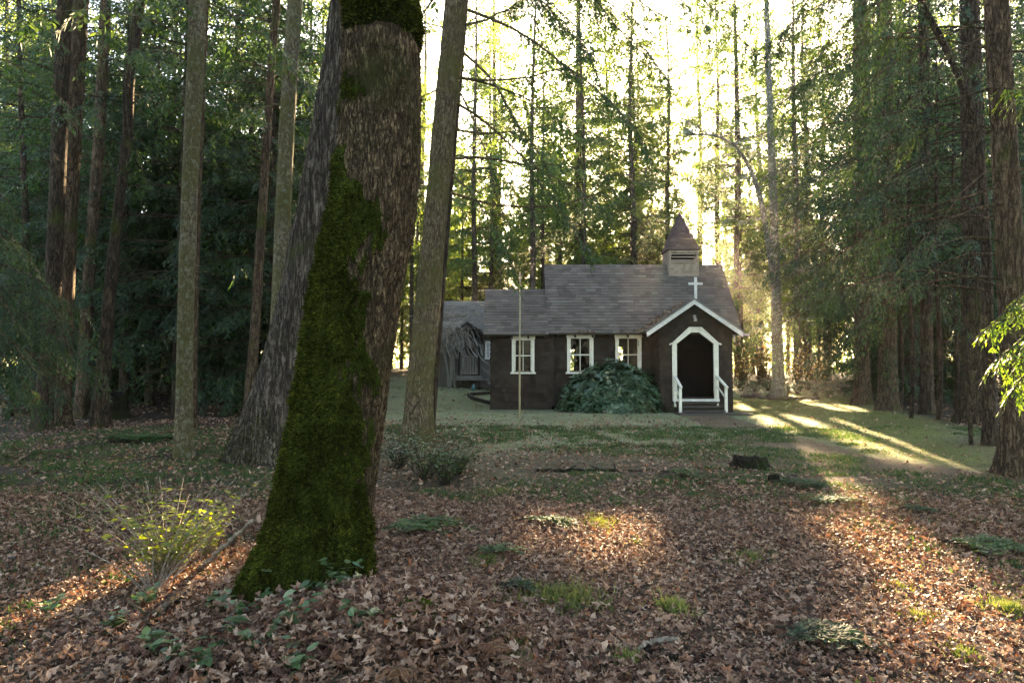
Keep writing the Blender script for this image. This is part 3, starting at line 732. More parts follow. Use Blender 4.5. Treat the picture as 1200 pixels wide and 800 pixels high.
dead_fir('dark fir with drooping green boughs close to the stone bench', [(1010, 470, 20), (1010, 400, 17), (1008, 200, 16), (1008, 0, 15)], 26, M['bark_red'], 14.1, 23, ns=16, lmax=2, tw=2, crown=dict(L=4.0, dz=.24, per=2, mat='fir'), cz=3.6)
dead_fir('bare dark pole of a dead sapling standing in the right lawn edge', [(1138, 519, 4.5), (1136, 480, 4), (1134, 430, 3.5), (1130, 370, 2.5)], 13.6, M['bark_dark'], 14.9, 2.9, 8, 30, .002, ns=8, lmax=.4, name='dead_sapling', flare=.2, tw=0)
for i, (px, py, w_, d) in enumerate(((1068, 492, 5, 19.5), (1100, 494, 6, 19), (1120, 488, 5, 22), (1055, 480, 5, 23))):
    dead_fir('thin dark pole trunk among the shaded firs on the right', [(px, py, w_), (px + 2, 420, w_ * .9), (px - 3, 300, w_ * .8), (px - 2, 120, w_ * .6)], d, M['bark_dark'], 15 + i, 11, 10, 40, .003, ns=18, lmax=1.1, name='fir_tree', flare=.2, tw=1, group='pole firs on the right')

# pale lichen covered tree right of the chapel
L1 = px_tree('lichen_tree', 'pale lichen covered bare tree right of the chapel', [(913, 462, 15), (911, 400, 12), (908, 300, 10), (905, 200, 9), (901, 90, 7), (898, 0, 6)], 31, M['bark_lichen'], 16.5, 17, 20, 90, .012, 9, .3, .5, .04)
lr = np.random.default_rng(44); llv = Leaves()
lead = np.array([at(909, 345, 31), at(898, 270, 30.7), at(886, 215, 30.5), at(868, 180, 30.3), at(842, 160, 30.2), at(805, 158, 30.0)])
Q = catmull(lead, 24); L1['wood'].tube(Q, np.linspace(.15, .03, 24), 7)
ends = []
for q in (6, 9, 12, 14, 16, 18, 20, 22, 23):
    for _ in range(3):
        a = lr.uniform(0, 6.28); l_ = lr.uniform(.8, 2.6)
        ends.append((Q[q], Q[q] + np.array([math.cos(a) * l_, math.sin(a) * l_ * .8, lr.uniform(-.5, .9) * l_])))
for z in np.arange(3.5, 16.5, .38):
    c = np.array([np.interp(z, L1['P'][:, 2], L1['P'][:, i]) for i in (0, 1)] + [z]); a = lr.uniform(0, 6.28); l_ = lr.uniform(1.2, 3.4)
    ends.append((c, c + np.array([math.cos(a) * l_, math.sin(a) * l_, lr.uniform(-.25, .55) * l_])))
for a_, b_ in ends:
    P = bough(lr, a_, b_, llv, L1['wood'], .1, .03, .25, .6, .13, .13, .05, .3, .3, sides=4, wig=.1)
c0 = at(911, 385, 31)
for e in ((862, 392, 30), (870, 352, 31), (955, 360, 30), (950, 320, 32)):
    bough(lr, c0 + UP * lr.uniform(-.3, .6), at(*e), llv, L1['wood'], .25, .035, .3, .7, .12, .13, .05, .4, .3, sides=5, wig=.1)
finish(L1, llv, M['lichen_twigs'])

# near cedar sprays that reach in from trees outside the frame
def cedar(label, foot_px, d, H, boughs, mat, seed, el, ew, sl, step):
    r_ = np.random.default_rng(seed)
    x = (foot_px - 600) / 800 * d
    z0 = float(gh(x, d)); root = thing('cedar_tree', label, 'tree', (x, d, z0)); KEEP.append((x, d, 1.5))
    P = np.array([[x, d, z0 - .3], [x, d, z0 + H * .5], [x, d, z0 + H]]); r = np.array([.22, .16, .03])
    G, D = trunk_grid(P, r, 28, 60, .012, 14, .15, seed, z0, .4)
    wood = MB(); wood.add(G.reshape(-1, 3), grid_faces(60, 28)); lv = Leaves()
    for z, p1, d1, arch in boughs:
        bough(r_, (x, d, z0 + z), at(p1[0] if foot_px > 0 else p1[0] * .8 - 12, p1[1], d1), lv, wood, arch, .022, .2, sl, step, el, ew, .5, .7, fill=.42)
    for z in np.arange(5.6, H, .3):
        a = r_.uniform(0, 6.28); L = 2.2 * (1 - z / H) + .5
        bough(r_, (x, d, z0 + z), (x + math.cos(a) * L, d + math.sin(a) * L, z0 + z - .4 * L), lv, wood, .1, .02, .2, .5, .08, .08, .028, .4, .4, twig=False, sides=4)
    obj('trunk', wood, M['bark_red'], root, True); obj('crown', lv.mesh(), M[mat], root)
cedar('dark cedar with drooping boughs at the far left', -60, 9.5, 9,
      [(2.6, (150, 400), 9.2, .35), (2.3, (165, 445), 9.8, .45), (2.9, (100, 350), 8.8, .3), (2.0, (120, 470), 9.0, .4), (2.2, (70, 440), 8.2, .3), (3.2, (60, 300), 9.4, .3),
       (1.7, (90, 480), 9.6, .3), (2.7, (40, 380), 8.4, .3), (1.4, (40, 490), 8.6, .25), (3.6, (80, 330), 10.4, .4), (2.5, (140, 365), 10.5, .35), (1.9, (20, 420), 8.8, .2), (3.0, (10, 340), 8.6, .2), (2.1, (130, 425), 10.4, .4),
       (3.9, (50, 260), 10, .35), (2.4, (105, 400), 9.6, .3), (1.6, (60, 460), 10, .3)],
      'fir_dark', 61, .095, .017, .66, .034)
cedar('cedar with sunlit yellow green sprays at the far right', 1330, 4.6, 6,
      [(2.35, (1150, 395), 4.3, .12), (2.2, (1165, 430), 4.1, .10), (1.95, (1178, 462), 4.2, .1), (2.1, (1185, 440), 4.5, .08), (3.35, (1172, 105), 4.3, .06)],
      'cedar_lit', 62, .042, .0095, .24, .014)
# ------------------------------------------------------------------ woods
def in_lane(x, y, H=26):
    for G, ra, rb, lane in GAPS:
        if not lane: continue
        s_ = (y - G[1]) / SUN[1]
        if s_ > 0 and abs(x - G[0] - SUN[0] * s_) < ra + .2 and G[2] + SUN[2] * s_ < H: return True
    return False
def free(x, y, dmin):
    for a, b, d in KEEP:
        if (a - x) ** 2 + (b - y) ** 2 < max(d, dmin) ** 2: return False
    return True
wr = np.random.default_rng(5)
def sow(n, xf, yf, dmin, keys, name, label, group, smin=.85, smax=1.15, test=None, tries=60):
    c = 0
    for _ in range(n * tries):
        if c >= n: break
        y = wr.uniform(*yf); x = wr.uniform(xf[0] if not callable(xf[0]) else xf[0](y), xf[1] if not callable(xf[1]) else xf[1](y))
        if test and not test(x, y): continue
        if not free(x, y, dmin) or in_lane(x, y): continue
        KEEP.append((x, y, 0)); c += 1
        place_conifer(keys[wr.integers(len(keys))], x, y, wr.uniform(0, 6.28), wr.uniform(smin, smax), name, label, group)
    return c
# columns of trunks one can single out behind the chapel (photo x, distance, kind, scale)
for px, d, key, s, lab in ((575, 46, 'pole0', 1.0, 'slim pale conifer rising behind the chapel vestry roof'),
                           (657, 50, 'pole1', 1.0, 'slim conifer rising behind the left end of the chapel ridge'),
                           (742, 44, 'tall1', .95, 'conifer rising behind the chapel ridge left of the steeple'),
                           (822, 62, 'tall0', 1.25, 'thick conifer rising just right of the chapel steeple'),
                           (766, 58, 'pole2', 1.1, 'slim conifer standing before the sun left of the steeple'),
                           (948, 47, 'tall2', 1.0, 'conifer with a straight trunk right of the pale leaning tree'),
                           (968, 52, 'tall3', 1.0, 'farther conifer right of the pale leaning tree')):
    x = (px - 600) / 800 * d
    place_conifer(key, x, d, wr.uniform(0, 6), s, 'fir_tree', lab, 'firs in the sunlit wood'); KEEP.append((x, d, 3.5))
for x, y, key, s_, lab in ((4.2, 39, 'pole0', 1.0, 'slim fir close behind the middle of the chapel roof'), (-2.2, 40, 'pole2', 1.05, 'slim fir standing behind the shed roof'), (1.0, 37, 'pole1', 1.0, 'slim fir close behind the left part of the chapel roof')):
    place_conifer(key, x, y, wr.uniform(0, 6), s_, 'fir_tree', lab, 'firs in the sunlit wood'); KEEP.append((x, y, 3))
chap = lambda x, y: not (-3 < x < 11 and y < 40) and abs(x / y * 800 - 196) > 9
sow(40, (lambda y: -.30 * y, lambda y: .42 * y), (41, 62), 3.9, ['tall0', 'tall1', 'tall2', 'tall3', 'pole0', 'pole1', 'pole2', 'pole0', 'pole1'],
    'fir_tree', 'tall backlit fir in the near rank of the sunlit wood behind the chapel', 'firs in the sunlit wood', test=chap)
sow(30, (lambda y: -.30 * y, lambda y: .45 * y), (63, 98), 4.6, ['tall0', 'tall1', 'tall2', 'tall3', 'pole0', 'pole1', 'pole2'],
    'fir_tree', 'tall hazy fir deep in the sunlit wood behind the chapel', 'firs in the sunlit wood', test=chap)
sow(22, (lambda y: -.30 * y, lambda y: .45 * y), (42, 72), 3.0, ['mid0', 'mid1'], 'fir_tree', 'half grown fir filling the gap between tall trunks behind the chapel', 'half grown firs behind the chapel', .8, 1.25, test=chap)
sow(16, (lambda y: -.25 * y, lambda y: .46 * y), (42, 60), 2.5, ['young0', 'young1'], 'young_fir', 'young fir of the understorey at the back of the clearing', 'young firs behind the clearing', .7, 1.3, test=chap)
# left wood
sow(26, (lambda y: -.72 * y, lambda y: -.30 * y), (20, 36), 2.5, ['dense0', 'dense1', 'dense2'], 'hemlock_tree', 'dense dark hemlock in the shady wood left of the clearing', 'hemlocks in the left wood', .9, 1.25)
sow(22, (lambda y: -.80 * y, lambda y: -.28 * y), (30, 62), 4.0, ['tall0', 'tall1', 'pole0', 'pole1', 'dense1'], 'fir_tree', 'tall fir deep in the shady wood left of the clearing', 'firs in the left wood', .9, 1.2)
# right wood
sow(15, (lambda y: .47 * y, lambda y: .95 * y), (24, 40), 2.6, ['dense0', 'dense1', 'dense2'], 'hemlock_tree', 'dense dark hemlock in the wood right of the clearing', 'hemlocks in the right wood', .85, 1.25)
sow(28, (lambda y: .42 * y, lambda y: .95 * y), (30, 66), 4.0, ['tall0', 'tall1', 'tall2', 'pole0', 'pole1'], 'fir_tree', 'tall fir deep in the wood right of the clearing', 'firs in the right wood', .9, 1.2)

for x, y, key in ((-6.2, 2.6, 'tall0'), (-8.5, 5.2, 'tall1'), (-9.5, 1.0, 'dense2'), (-12.5, 8.5, 'tall0'), (8.5, 3.5, 'tall2'), (11.5, 6.5, 'tall1'), (7.2, -1.5, 'tall0')):  # out-of-frame firs added at the sides to darken the near ground
    KEEP.append((x, y, 0)); place_conifer(key, x, y, wr.uniform(0, 6), .9, 'fir_tree', 'unseen fir added to shade the near end of the clearing', 'unseen firs added for shade at the near end')
# unseen firs added behind the viewer and to both sides to cut sky light
for i in range(9):
    a = math.radians(wr.uniform(-10, 190)); rd = wr.uniform(17, 26)
    x, y = math.cos(a) * rd * 1.1, 2 - math.sin(a) * rd
    if not free(x, y, 3.0) or (y > 1 and abs(x) < .85 * y + 5): continue
    KEEP.append((x, y, 0)); place_conifer(['tall0', 'tall2', 'dense1', 'dense0', 'tall3'][i % 5], x, y, wr.uniform(0, 6), wr.uniform(.8, 1.05), 'fir_tree', 'unseen fir added to shade the near end of the clearing', 'unseen firs added for shade at the near end')
# the wood goes on as one mass far behind
n = 60000
fy = wr.uniform(100, 128, n); fx = wr.uniform(-1.05, 1.05, n) * fy
ftop = 7 + 9 * fbm(np.stack([fx * .12, fy * .12, fx * 0], -1), 3)
B = np.stack([fx, fy, gh(fx, fy) + wr.uniform(0, 1, n) ** 1.2 * ftop], -1)
B = B[~in_gap(B)]; n = len(B)
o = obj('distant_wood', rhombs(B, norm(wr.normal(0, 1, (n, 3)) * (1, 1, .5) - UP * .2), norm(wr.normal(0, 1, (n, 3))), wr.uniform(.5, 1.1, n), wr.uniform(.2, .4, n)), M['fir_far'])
tag(o, 'undergrowth and young trees far away through the trunks', 'wood', None, 'stuff')
# ------------------------------------------------------------------ chapel
GZ = .15
def shingled(O, U, Vv, N, w_, h_, course, tab, thick, rng, holes=None, clip=()):
    """overlapping shingles, each one a wedge, laid in courses on a rectangle and cut by planes"""
    O, U, Vv, N = [np.asarray(q, float) for q in (O, U, Vv, N)]
    Vs, Fs = [], []; n = 0
    rows = int(math.ceil(h_ / course))
    for i in range(rows):
        v0 = i * course + rng.normal(0, .003); v1 = min(v0 + course * 1.25, h_ + .01)
        u = -rng.uniform(0, tab)
        while u < w_:
            wd = tab * rng.uniform(.75, 1.3); a, b = max(u, 0), min(u + wd - .004, w_); u += wd
            if b - a < .01: continue
            if holes and holes((a + b) / 2, (v0 + min(v1, v0 + course)) / 2, (b - a) / 2): continue
            t = thick * rng.uniform(.8, 1.25); dv = rng.normal(0, .004)
            q = [O + U * a + Vv * (v0 + dv) + N * t, O + U * b + Vv * (v0 + dv) + N * t, O + U * b + Vv * v1 + N * .003, O + U * a + Vv * v1 + N * .003,
                 O + U * a + Vv * (v0 + dv), O + U * b + Vv * (v0 + dv)]
            Vs += q
            Fs += [(n, n + 1, n + 2, n + 3), (n + 4, n + 5, n + 1, n)]; Fs += [(n + 4, n, n + 3), (n + 1, n + 5, n + 2)]
            n += 6
    bm = bmesh.new()
    vs = [bm.verts.new(v) for v in Vs]
    for f in Fs: bm.faces.new([vs[k] for k in f])
    for co_, no_ in clip:
        bmesh.ops.bisect_plane(bm, geom=bm.verts[:] + bm.edges[:] + bm.faces[:], plane_co=Vector(co_), plane_no=Vector(no_), clear_outer=True)
    bm.verts.index_update()
    V = np.array([v.co[:] for v in bm.verts]); Fd = {}
    for f in bm.faces: Fd.setdefault(len(f.verts), []).append([v.index for v in f.verts])
    bm.free()
    b = MB(); b.add(V, [np.array(q) for q in Fd.values()]); return b
def joinmb(*bs):
    o = MB()
    for b in bs:
        V, Fd = b.arrays(); o.add(V, list(Fd.values()))
    return o
cr = np.random.default_rng(3)
CH = thing('chapel', 'small dark brown shingled chapel with steeple and cream trim', 'chapel', (4.3, 23.5, GZ))
YN, XL, XR, XV = 23.5, 1.41, 7.55, -.72       # nave front, nave left and right, vestry left end
YV = 23.33; ZE = 2.86
YB = 2 * 25.35 - YN                           # nave back wall
RID_Y, RID_Z = 25.35, 5.40; EAV_Y, EAV_Z = 23.14, 2.745
def pxX(px, d): return (px - 600) / 800 * d
def pxZ(py, d): return CAMZ + (430 - py) / 800 * d
WIN = []                                       # x0,x1,z0,z1,y of outer casing
for a, b, y0, y1, d in ((664.5, 695.3, 391.5, 437.5, YN), (721, 751.5, 391.5, 437.5, YN), (599.8, 626.2, 393.5, 437.5, YV)):
    WIN.append((pxX(a, d), pxX(b, d), pxZ(y1, d), pxZ(y0, d), d))
def slab_with_holes(b, x0, x1, z0, z1, y0, y1, holes):
    xs = sorted({x0, x1, *[h[0] for h in holes], *[h[1] for h in holes]}); zs = sorted({z0, z1, *[h[2] for h in holes], *[h[3] for h in holes]})
    for i in range(len(xs) - 1):
        run = []
        for j in range(len(zs) - 1):
            cx, cz = (xs[i] + xs[i + 1]) / 2, (zs[j] + zs[j + 1]) / 2
            if x0 < cx < x1 and not any(h[0] < cx < h[1] and h[2] < cz < h[3] for h in holes): b.box(xs[i], xs[i + 1], y0, y1, zs[j], zs[j + 1])
INS = .085
inner = lambda w_: (w_[0] + INS, w_[1] - INS, w_[2] + INS, w_[3] - INS)
# nave walls
bk = MB(); slab_with_holes(bk, XL, XR, GZ - .2, ZE, YN, YN + .12, [inner(w_) for w_ in WIN[:2]])
hol = lambda ws, x0, z0: (lambda u, v, hw: any(w_[0] + .01 < x0 + u < w_[1] - .01 and w_[2] + .02 < z0 + v < w_[3] - .02 for w_ in ws))
sh = shingled((XL, YN, GZ), (1, 0, 0), (0, 0, 1), (0, -1, 0), XR - XL, ZE - GZ, .155, .16, .038, cr, hol(WIN[:2], XL, GZ))
obj('wall', joinmb(bk, sh), M['wall_shingle'], CH)
b = MB(); bw = [(2.2, 2.58, 1.4, 2.3), (4.12, 4.45, 1.85, 2.4)]
slab_with_holes(b, XL, XR, GZ - .2, ZE, YB - .12, YB, bw)
obj('wall', b, M['wall_shingle'], CH)
for x, n in ((XL, -1), (XR, 1)):
    xi = x - n * .12
    pts = [(x, YN + .125, GZ - .2), (x, YB - .125, GZ - .2), (x, YB - .125, ZE - .1), (x, RID_Y, RID_Z - .12), (x, YN + .125, ZE - .1)]
    b = MB(); b.prism(pts, (-n * .12, 0, 0))
    O = (x, YN if n > 0 else YB, GZ); U = (0, n, 0)
    sl_ = (RID_Z - .12 - ZE + .1) / (RID_Y - YN)
    s_ = shingled(O, U, (0, 0, 1), (n, 0, 0), YB - YN, RID_Z - GZ - .1, .155, .16, .038, cr, None,
                  [((x, YN, ZE - .06), (0, -sl_, 1)), ((x, YB, ZE - .06), (0, sl_, 1))])
    obj('wall', joinmb(b, s_), M['wall_shingle'], CH)
b = MB(); b.box(XL + .13, XR - .13, YN + .13, YB - .13, GZ + .30, GZ + .34); obj('floor_boards', b, M['interior'], CH)
b = MB()
for y in (24.4, 25.2, 26.0):
    b.box(2.0, 4.2, y, y + .35, GZ + .75, GZ + .79); b.box(2.0, 4.2, y + .33, y + .36, GZ + .8, GZ + 1.2); b.box(2.0, 2.06, y, y + .36, GZ + .341, GZ + .749); b.box(4.14, 4.2, y, y + .36, GZ + .341, GZ + .749)
obj('pews', b, M['interior'], CH)
# corner boards
# nave roof: two shingled slopes with boards beneath, cut round the belfry by nothing (belfry stands through it)
X0, X1 = 1.19, 7.83
def roof(x0, x1, ey, ez, ry, rz, name='roof', mirror=True, seed=1, extra_clip=()):
    rg = np.random.default_rng(seed); bs = []
    for s in ((1, -1) if mirror else (1,)):
        e_y = ey if s == 1 else 2 * ry - ey
        sl = np.array([0, ry - e_y, rz - ez]); L = np.linalg.norm(sl); v = sl / L
        n = np.array([0, -v[2] * s, abs(v[1])]); 
        O = np.array([x0 if s == 1 else x1, e_y, ez])
        bs.append(shingled(O, (s, 0, 0), v, n, x1 - x0, L, .145, .27, .020, rg, None, extra_clip if s == 1 else ()))
        b = MB(); t = -n * .07
        b.prism([np.array([x0, e_y, ez]), np.array([x1, e_y, ez]), np.array([x1, ry, rz]), np.array([x0, ry, rz])], t); bs.append(b)
    b = MB()
    for k, x in enumerate(np.arange(x0, x1 - .02, .26)):   # ridge caps
        xe = min(x + .30, x1); z_ = rz + .016 + .004 * (k % 2)
        for s in (1, -1):
            b.prism([(x, ry, z_), (xe, ry, z_ - .004), (xe, ry - s * .10, z_ - .116), (x, ry - s * .10, z_ - .112)], (0, 0, -.012))
    bs.append(b)
    return joinmb(*bs)
nr = roof(X0, X1, EAV_Y, EAV_Z, RID_Y, RID_Z, seed=11)
ro = obj('roof', nr, M['roof_shingle'], CH)
for x in (X0 + .012, X1 - .03):
    for s in (1, -1):
        ey = EAV_Y if s == 1 else 2 * RID_Y - EAV_Y
        d_ = np.array([0, RID_Y - ey, RID_Z - EAV_Z]); n = norm(np.array([0, -d_[2] * s, d_[1] * s]))
        b = MB(); b.prism([np.array([x, ey, EAV_Z]) - n * .072, np.array([x, RID_Y, RID_Z]) - n * .072, np.array([x, RID_Y, RID_Z]) - n * .17, np.array([x, ey, EAV_Z]) - n * .17], (.02, 0, 0)); obj('verge_board', b, M['dark_wood'], ro)
for x in np.arange(1.55, 4.3, .6):
    b = MB(); b.bar((x, YN - .02, EAV_Z + .02), (x, EAV_Y + .04, EAV_Z - .105), .05, .09); obj('rafter_tail', b, M['dark_wood'], ro)
# vestry (lower wing on the left)
VY = 24.75; VZ = 4.42; VEY, VEZ = 22.98, 2.70
V0 = -.97; VB = 2 * VY - YV
bk = MB(); slab_with_holes(bk, XV, XL - .002, GZ - .2, 2.80, YV, YV + .12, [inner(WIN[2])])
sh = shingled((XV, YV, GZ + .12), (1, 0, 0), (0, 0, 1), (0, -1, 0), XL - XV, 2.8 - GZ - .12, .155, .16, .038, cr, hol(WIN[2:], XV, GZ + .12))
ve = obj('vestry', joinmb(bk, sh), M['wall_shingle'], CH)
b = MB()
pts = [(XV, YV + .125, GZ - .2), (XV, VB, GZ - .2), (XV, VB, 2.72), (XV, VY, VZ - .12), (XV, YV + .125, 2.72)]
b.prism(pts, (.12, 0, 0)); sv = (VZ - .12 - 2.72) / (VY - YV)
s_ = shingled((XV, VB, GZ), (0, -1, 0), (0, 0, 1), (-1, 0, 0), VB - YV, VZ - GZ - .1, .155, .16, .038, cr, None, [((XV, YV, 2.76), (0, -sv, 1)), ((XV, VB, 2.76), (0, sv, 1))])
obj('end_wall', joinmb(b, s_), M['wall_shingle'], ve)
b = MB(); b.box(XV + .13, XL - .01, VB - .12, VB, GZ - .2, 2.75); b.box(XV + .13, XL - .01, YV + .13, VB - .13, GZ + .3, GZ + .33); obj('back_wall', b, M['wall_shingle'], ve)
b = MB(); b.box(XL - .06, XL + .03, YV - .03, YN - .02, GZ, ZE - .12); obj('corner_board', b, M['wall_shingle'], ve)
vr = obj('vestry_roof', roof(V0, X0 + .04, VEY, VEZ, VY, VZ, seed=12), M['roof_shingle'], ve)
for x in np.arange(-.55, 1.3, .55):
    b = MB(); b.bar((x, YV - .02, VEZ + .03), (x, VEY + .04, VEZ - .105), .05, .09); obj('rafter_tail', b, M['dark_wood'], ve)
b = MB(); b.box(XV - .03, XL + .4, YV - .03, YV - .005, GZ - .15, GZ + .14); obj('skirting', b, M['dark_wood'], ve)
# windows
def window(w_, par):
    x0, x1, z0, z1, y = w_
    b = MB(); fw = INS; yo = y - .045
    b.box(x0, x0 + fw, yo, y + .06, z0 + .05, z1 - .11); b.box(x1 - fw, x1, yo, y + .06, z0 + .05, z1 - .11)
    b.box(x0 - .025, x1 + .025, yo - .012, y + .06, z1 - .109, z1)                    # head board
    f = obj('window', b, M['white'], par)
    b = MB(); b.box(x0 - .05, x1 + .05, yo - .05, y + .06, z0 - .01, z0 + .049); obj('sill', b, M['white'], f)
    xi0, xi1, zi0, zi1 = x0 + fw + .002, x1 - fw - .002, z0 + .052, z1 - .112
    zm = (zi0 + zi1) / 2; xm = (xi0 + xi1) / 2
    b = MB(); s = .040; ya, yb = y - .005, y + .03
    for za, zb, dy in ((zm - .02, zi1, 0), (zi0, zm + .015, .028)):
        b.box(xi0, xi0 + s, ya + dy, yb + dy, za, zb); b.box(xi1 - s, xi1, ya + dy, yb + dy, za, zb)
        b.box(xi0 + s, xi1 - s, ya + dy, yb + dy, za, za + s * .9); b.box(xi0 + s, xi1 - s, ya + dy, yb + dy, zb - s * .9, zb)
        b.box(xm - .010, xm + .010, ya + dy + .004, yb + dy - .004, za + s * .9, zb - s * .9)
    obj('sash', b, M['white'], f)
    b = MB()
    b.add([(xi0 + .02, y + .014, zm), (xi1 - .02, y + .014, zm), (xi1 - .02, y + .014, zi1 - .02), (xi0 + .02, y + .014, zi1 - .02)], [[0, 1, 2, 3]])
    b.add([(xi0 + .02, y + .042, zi0 + .02), (xi1 - .02, y + .042, zi0 + .02), (xi1 - .02, y + .042, zm), (xi0 + .02, y + .042, zm)], [[0, 1, 2, 3]])
    obj('pane', b, M['glass'], f)
window(WIN[0], CH); window(WIN[1], CH); window(WIN[2], CH)
for x0, x1, z0, z1 in bw:
    b = MB(); b.add([(x0, YB - .06, z0), (x1, YB - .06, z0), (x1, YB - .06, z1), (x0, YB - .06, z1)], [[0, 1, 2, 3]]); f = obj('window', b, M['glass'], CH)
    b = MB(); xm, zm = (x0 + x1) / 2, (z0 + z1) / 2
    b.box(xm - .02, xm + .02, YB - .09, YB - .065, z0, z1); b.box(x0, xm - .021, YB - .09, YB - .065, zm - .02, zm + .02); b.box(xm + .021, x1, YB - .09, YB - .065, zm - .02, zm + .02); obj('sash', b, M['white'], f)
# porch
YP = 22.0; PX0, PX1 = pxX(773.5, YP), pxX(857.5, YP); PXC = pxX(816, YP); FZ = pxZ(467, YP)
APZ = pxZ(350, 21.72); PEZ = pxZ(388, 21.72); HW = (pxX(870, 21.72) - pxX(757.5, 21.72)) / 2; RC = (pxX(870, 21.72) + pxX(757.5, 21.72)) / 2
SLP = (APZ - PEZ) / HW
dl, drr = pxX(792.5, YP), pxX(836.5, YP); dc = (dl + drr) / 2; dz0, dzs, dzt = FZ, pxZ(402.5, YP), pxZ(389, YP)
DOOR = [(dl, dz0), (drr, dz0), (drr, dzs), (dc + .13, dzt), (dc - .13, dzt), (dl, dzs)]
zr = lambda x: APZ - .10 - abs(x - RC) * SLP      # underside of porch roof
b = MB(); e = (0, .12, 0)
def fpoly(pts): b.prism([(x, YP, z) for x, z in pts], e)
zb = GZ - .2
fpoly([(PX0, zb), (dl, zb), (dl, zr(dl)), (PX0, zr(PX0))]); fpoly([(drr, zb), (PX1, zb), (PX1, zr(PX1)), (drr, zr(drr))])
fpoly([(dl + .001, dzs), (dc - .13, dzt), (dc + .13, dzt), (drr - .001, dzs), (drr - .001, zr(drr)), (RC, zr(RC)), (dl + .001, zr(dl))])
b.box(dl + .001, drr - .001, YP, YP + .12, zb, FZ - .03)
def indoor(x, z):
    if not (dl < x < drr) or z < FZ - .02: return False
    if z < dzs: return True
    return z < dzs + (dzt - dzs) * min(1, (min(x - dl, drr - x)) / ((drr - dl) / 2 - .13))
sh = shingled((PX0, YP, GZ), (1, 0, 0), (0, 0, 1), (0, -1, 0), PX1 - PX0, APZ - GZ, .15, .15, .038, cr,
              lambda u, v, hw: indoor(PX0 + u - hw * .5, GZ + v) or indoor(PX0 + u + hw * .5, GZ + v),
              [((RC, YP, zr(RC)), (SLP, 0, 1)), ((RC, YP, zr(RC)), (-SLP, 0, 1))])
po = obj('porch', joinmb(b, sh), M['wall_shingle'], CH)
for x, n in ((PX0, -1), (PX1, 1)):
    b = MB(); b.box(min(x, x - n * .12), max(x, x - n * .12), YP + .125, YN - .02, zb, zr(x) - .01)
    s_ = shingled((x, YN - .02 if n < 0 else YP, GZ), (0, n, 0), (0, 0, 1), (n, 0, 0), YN - YP - .02, zr(x) - GZ, .15, .15, .038, cr)
    obj('side_wall', joinmb(b, s_), M['wall_shingle'], po)
# porch roof runs back into the nave slope
bs = []; rg = np.random.default_rng(14); YF = 21.66
ns = norm(np.array([0, -(RID_Z - EAV_Z), RID_Y - EAV_Y]))
for s in (-1, 1):
    v = norm(np.array([-s, 0, SLP])); n = norm(np.array([s * SLP, 0, 1])); L = HW * math.sqrt(1 + SLP ** 2)
    ez = np.array([RC + s * HW, YF if s > 0 else YF + 3, PEZ])
    clip = [((0, EAV_Y, EAV_Z + .03), tuple(-ns))] 
    bb = shingled(ez, (0, s, 0), v, n, 3.0, L, .145, .27, .020, rg, None, clip)
    b = MB(); t = -n * .06
    bs.append(bb)
    # boards under, as a clipped prism
    bm = bmesh.new(); q = [np.array([RC + s * HW, YF, PEZ]), np.array([RC + s * HW, YF + 3, PEZ]), np.array([RC, YF + 3, APZ]), np.array([RC, YF, APZ])]
    vv = [bm.verts.new(p) for p in q] + [bm.verts.new(p + t) for p in q]
    for f in ((0, 1, 2, 3), (7, 6, 5, 4), (0, 4, 5, 1), (1, 5, 6, 2), (2, 6, 7, 3), (3, 7, 4, 0)): bm.faces.new([vv[k] for k in f])
    bmesh.ops.bisect_plane(bm, geom=bm.verts[:] + bm.edges[:] + bm.faces[:], plane_co=Vector((0, EAV_Y, EAV_Z - .03)), plane_no=Vector([float(k) for k in -ns]), clear_outer=True)
    bm.verts.index_update(); Vx = np.array([p.co[:] for p in bm.verts]); Fd = {}
    for f in bm.faces: Fd.setdefault(len(f.verts), []).append([p.index for p in f.verts])
    bm.free(); b.add(Vx, [np.array(k) for k in Fd.values()]); bs.append(b)
b = MB()
for k, y in enumerate(np.arange(YF, YF + 1.9, .26)):
    for s in (1, -1):
        z_ = APZ + .018 + .004 * (k % 2)
        b.prism([(RC, y, z_), (RC, y + .3, z_ - .004), (RC + s * .12, y + .3, z_ - .004 - .12 * SLP), (RC + s * .12, y, z_ - .12 * SLP)], (0, 0, -.012))
bs.append(b)
pr = obj('porch_roof', joinmb(*bs), M['roof_shingle'], po)
for s in (-1, 1):
    v = np.array([-s, 0, SLP]); A = np.array([RC + s * (HW + .01), YF - .03, PEZ - .02 - .01 * SLP]); B = np.array([RC, YF - .03, APZ - .02])
    b = MB(); b.prism([A, B, B - UP * .155, A - UP * .155 + np.array([-s * .02, 0, 0])], (0, .026, 0)); obj('barge_board', b, M['white_worn'], po)
    b = MB(); b.prism([A + UP * .03 + np.array([s * .02, -.02, -.01]), B + UP * .036 + np.array([0, -.02, 0]), B - UP * .012 + np.array([0, -.02, 0]), A - UP * .02 + np.array([s * .02, -.02, -.01])], (0, .04, 0)); obj('verge_trim', b, M['grey_wood'], po)
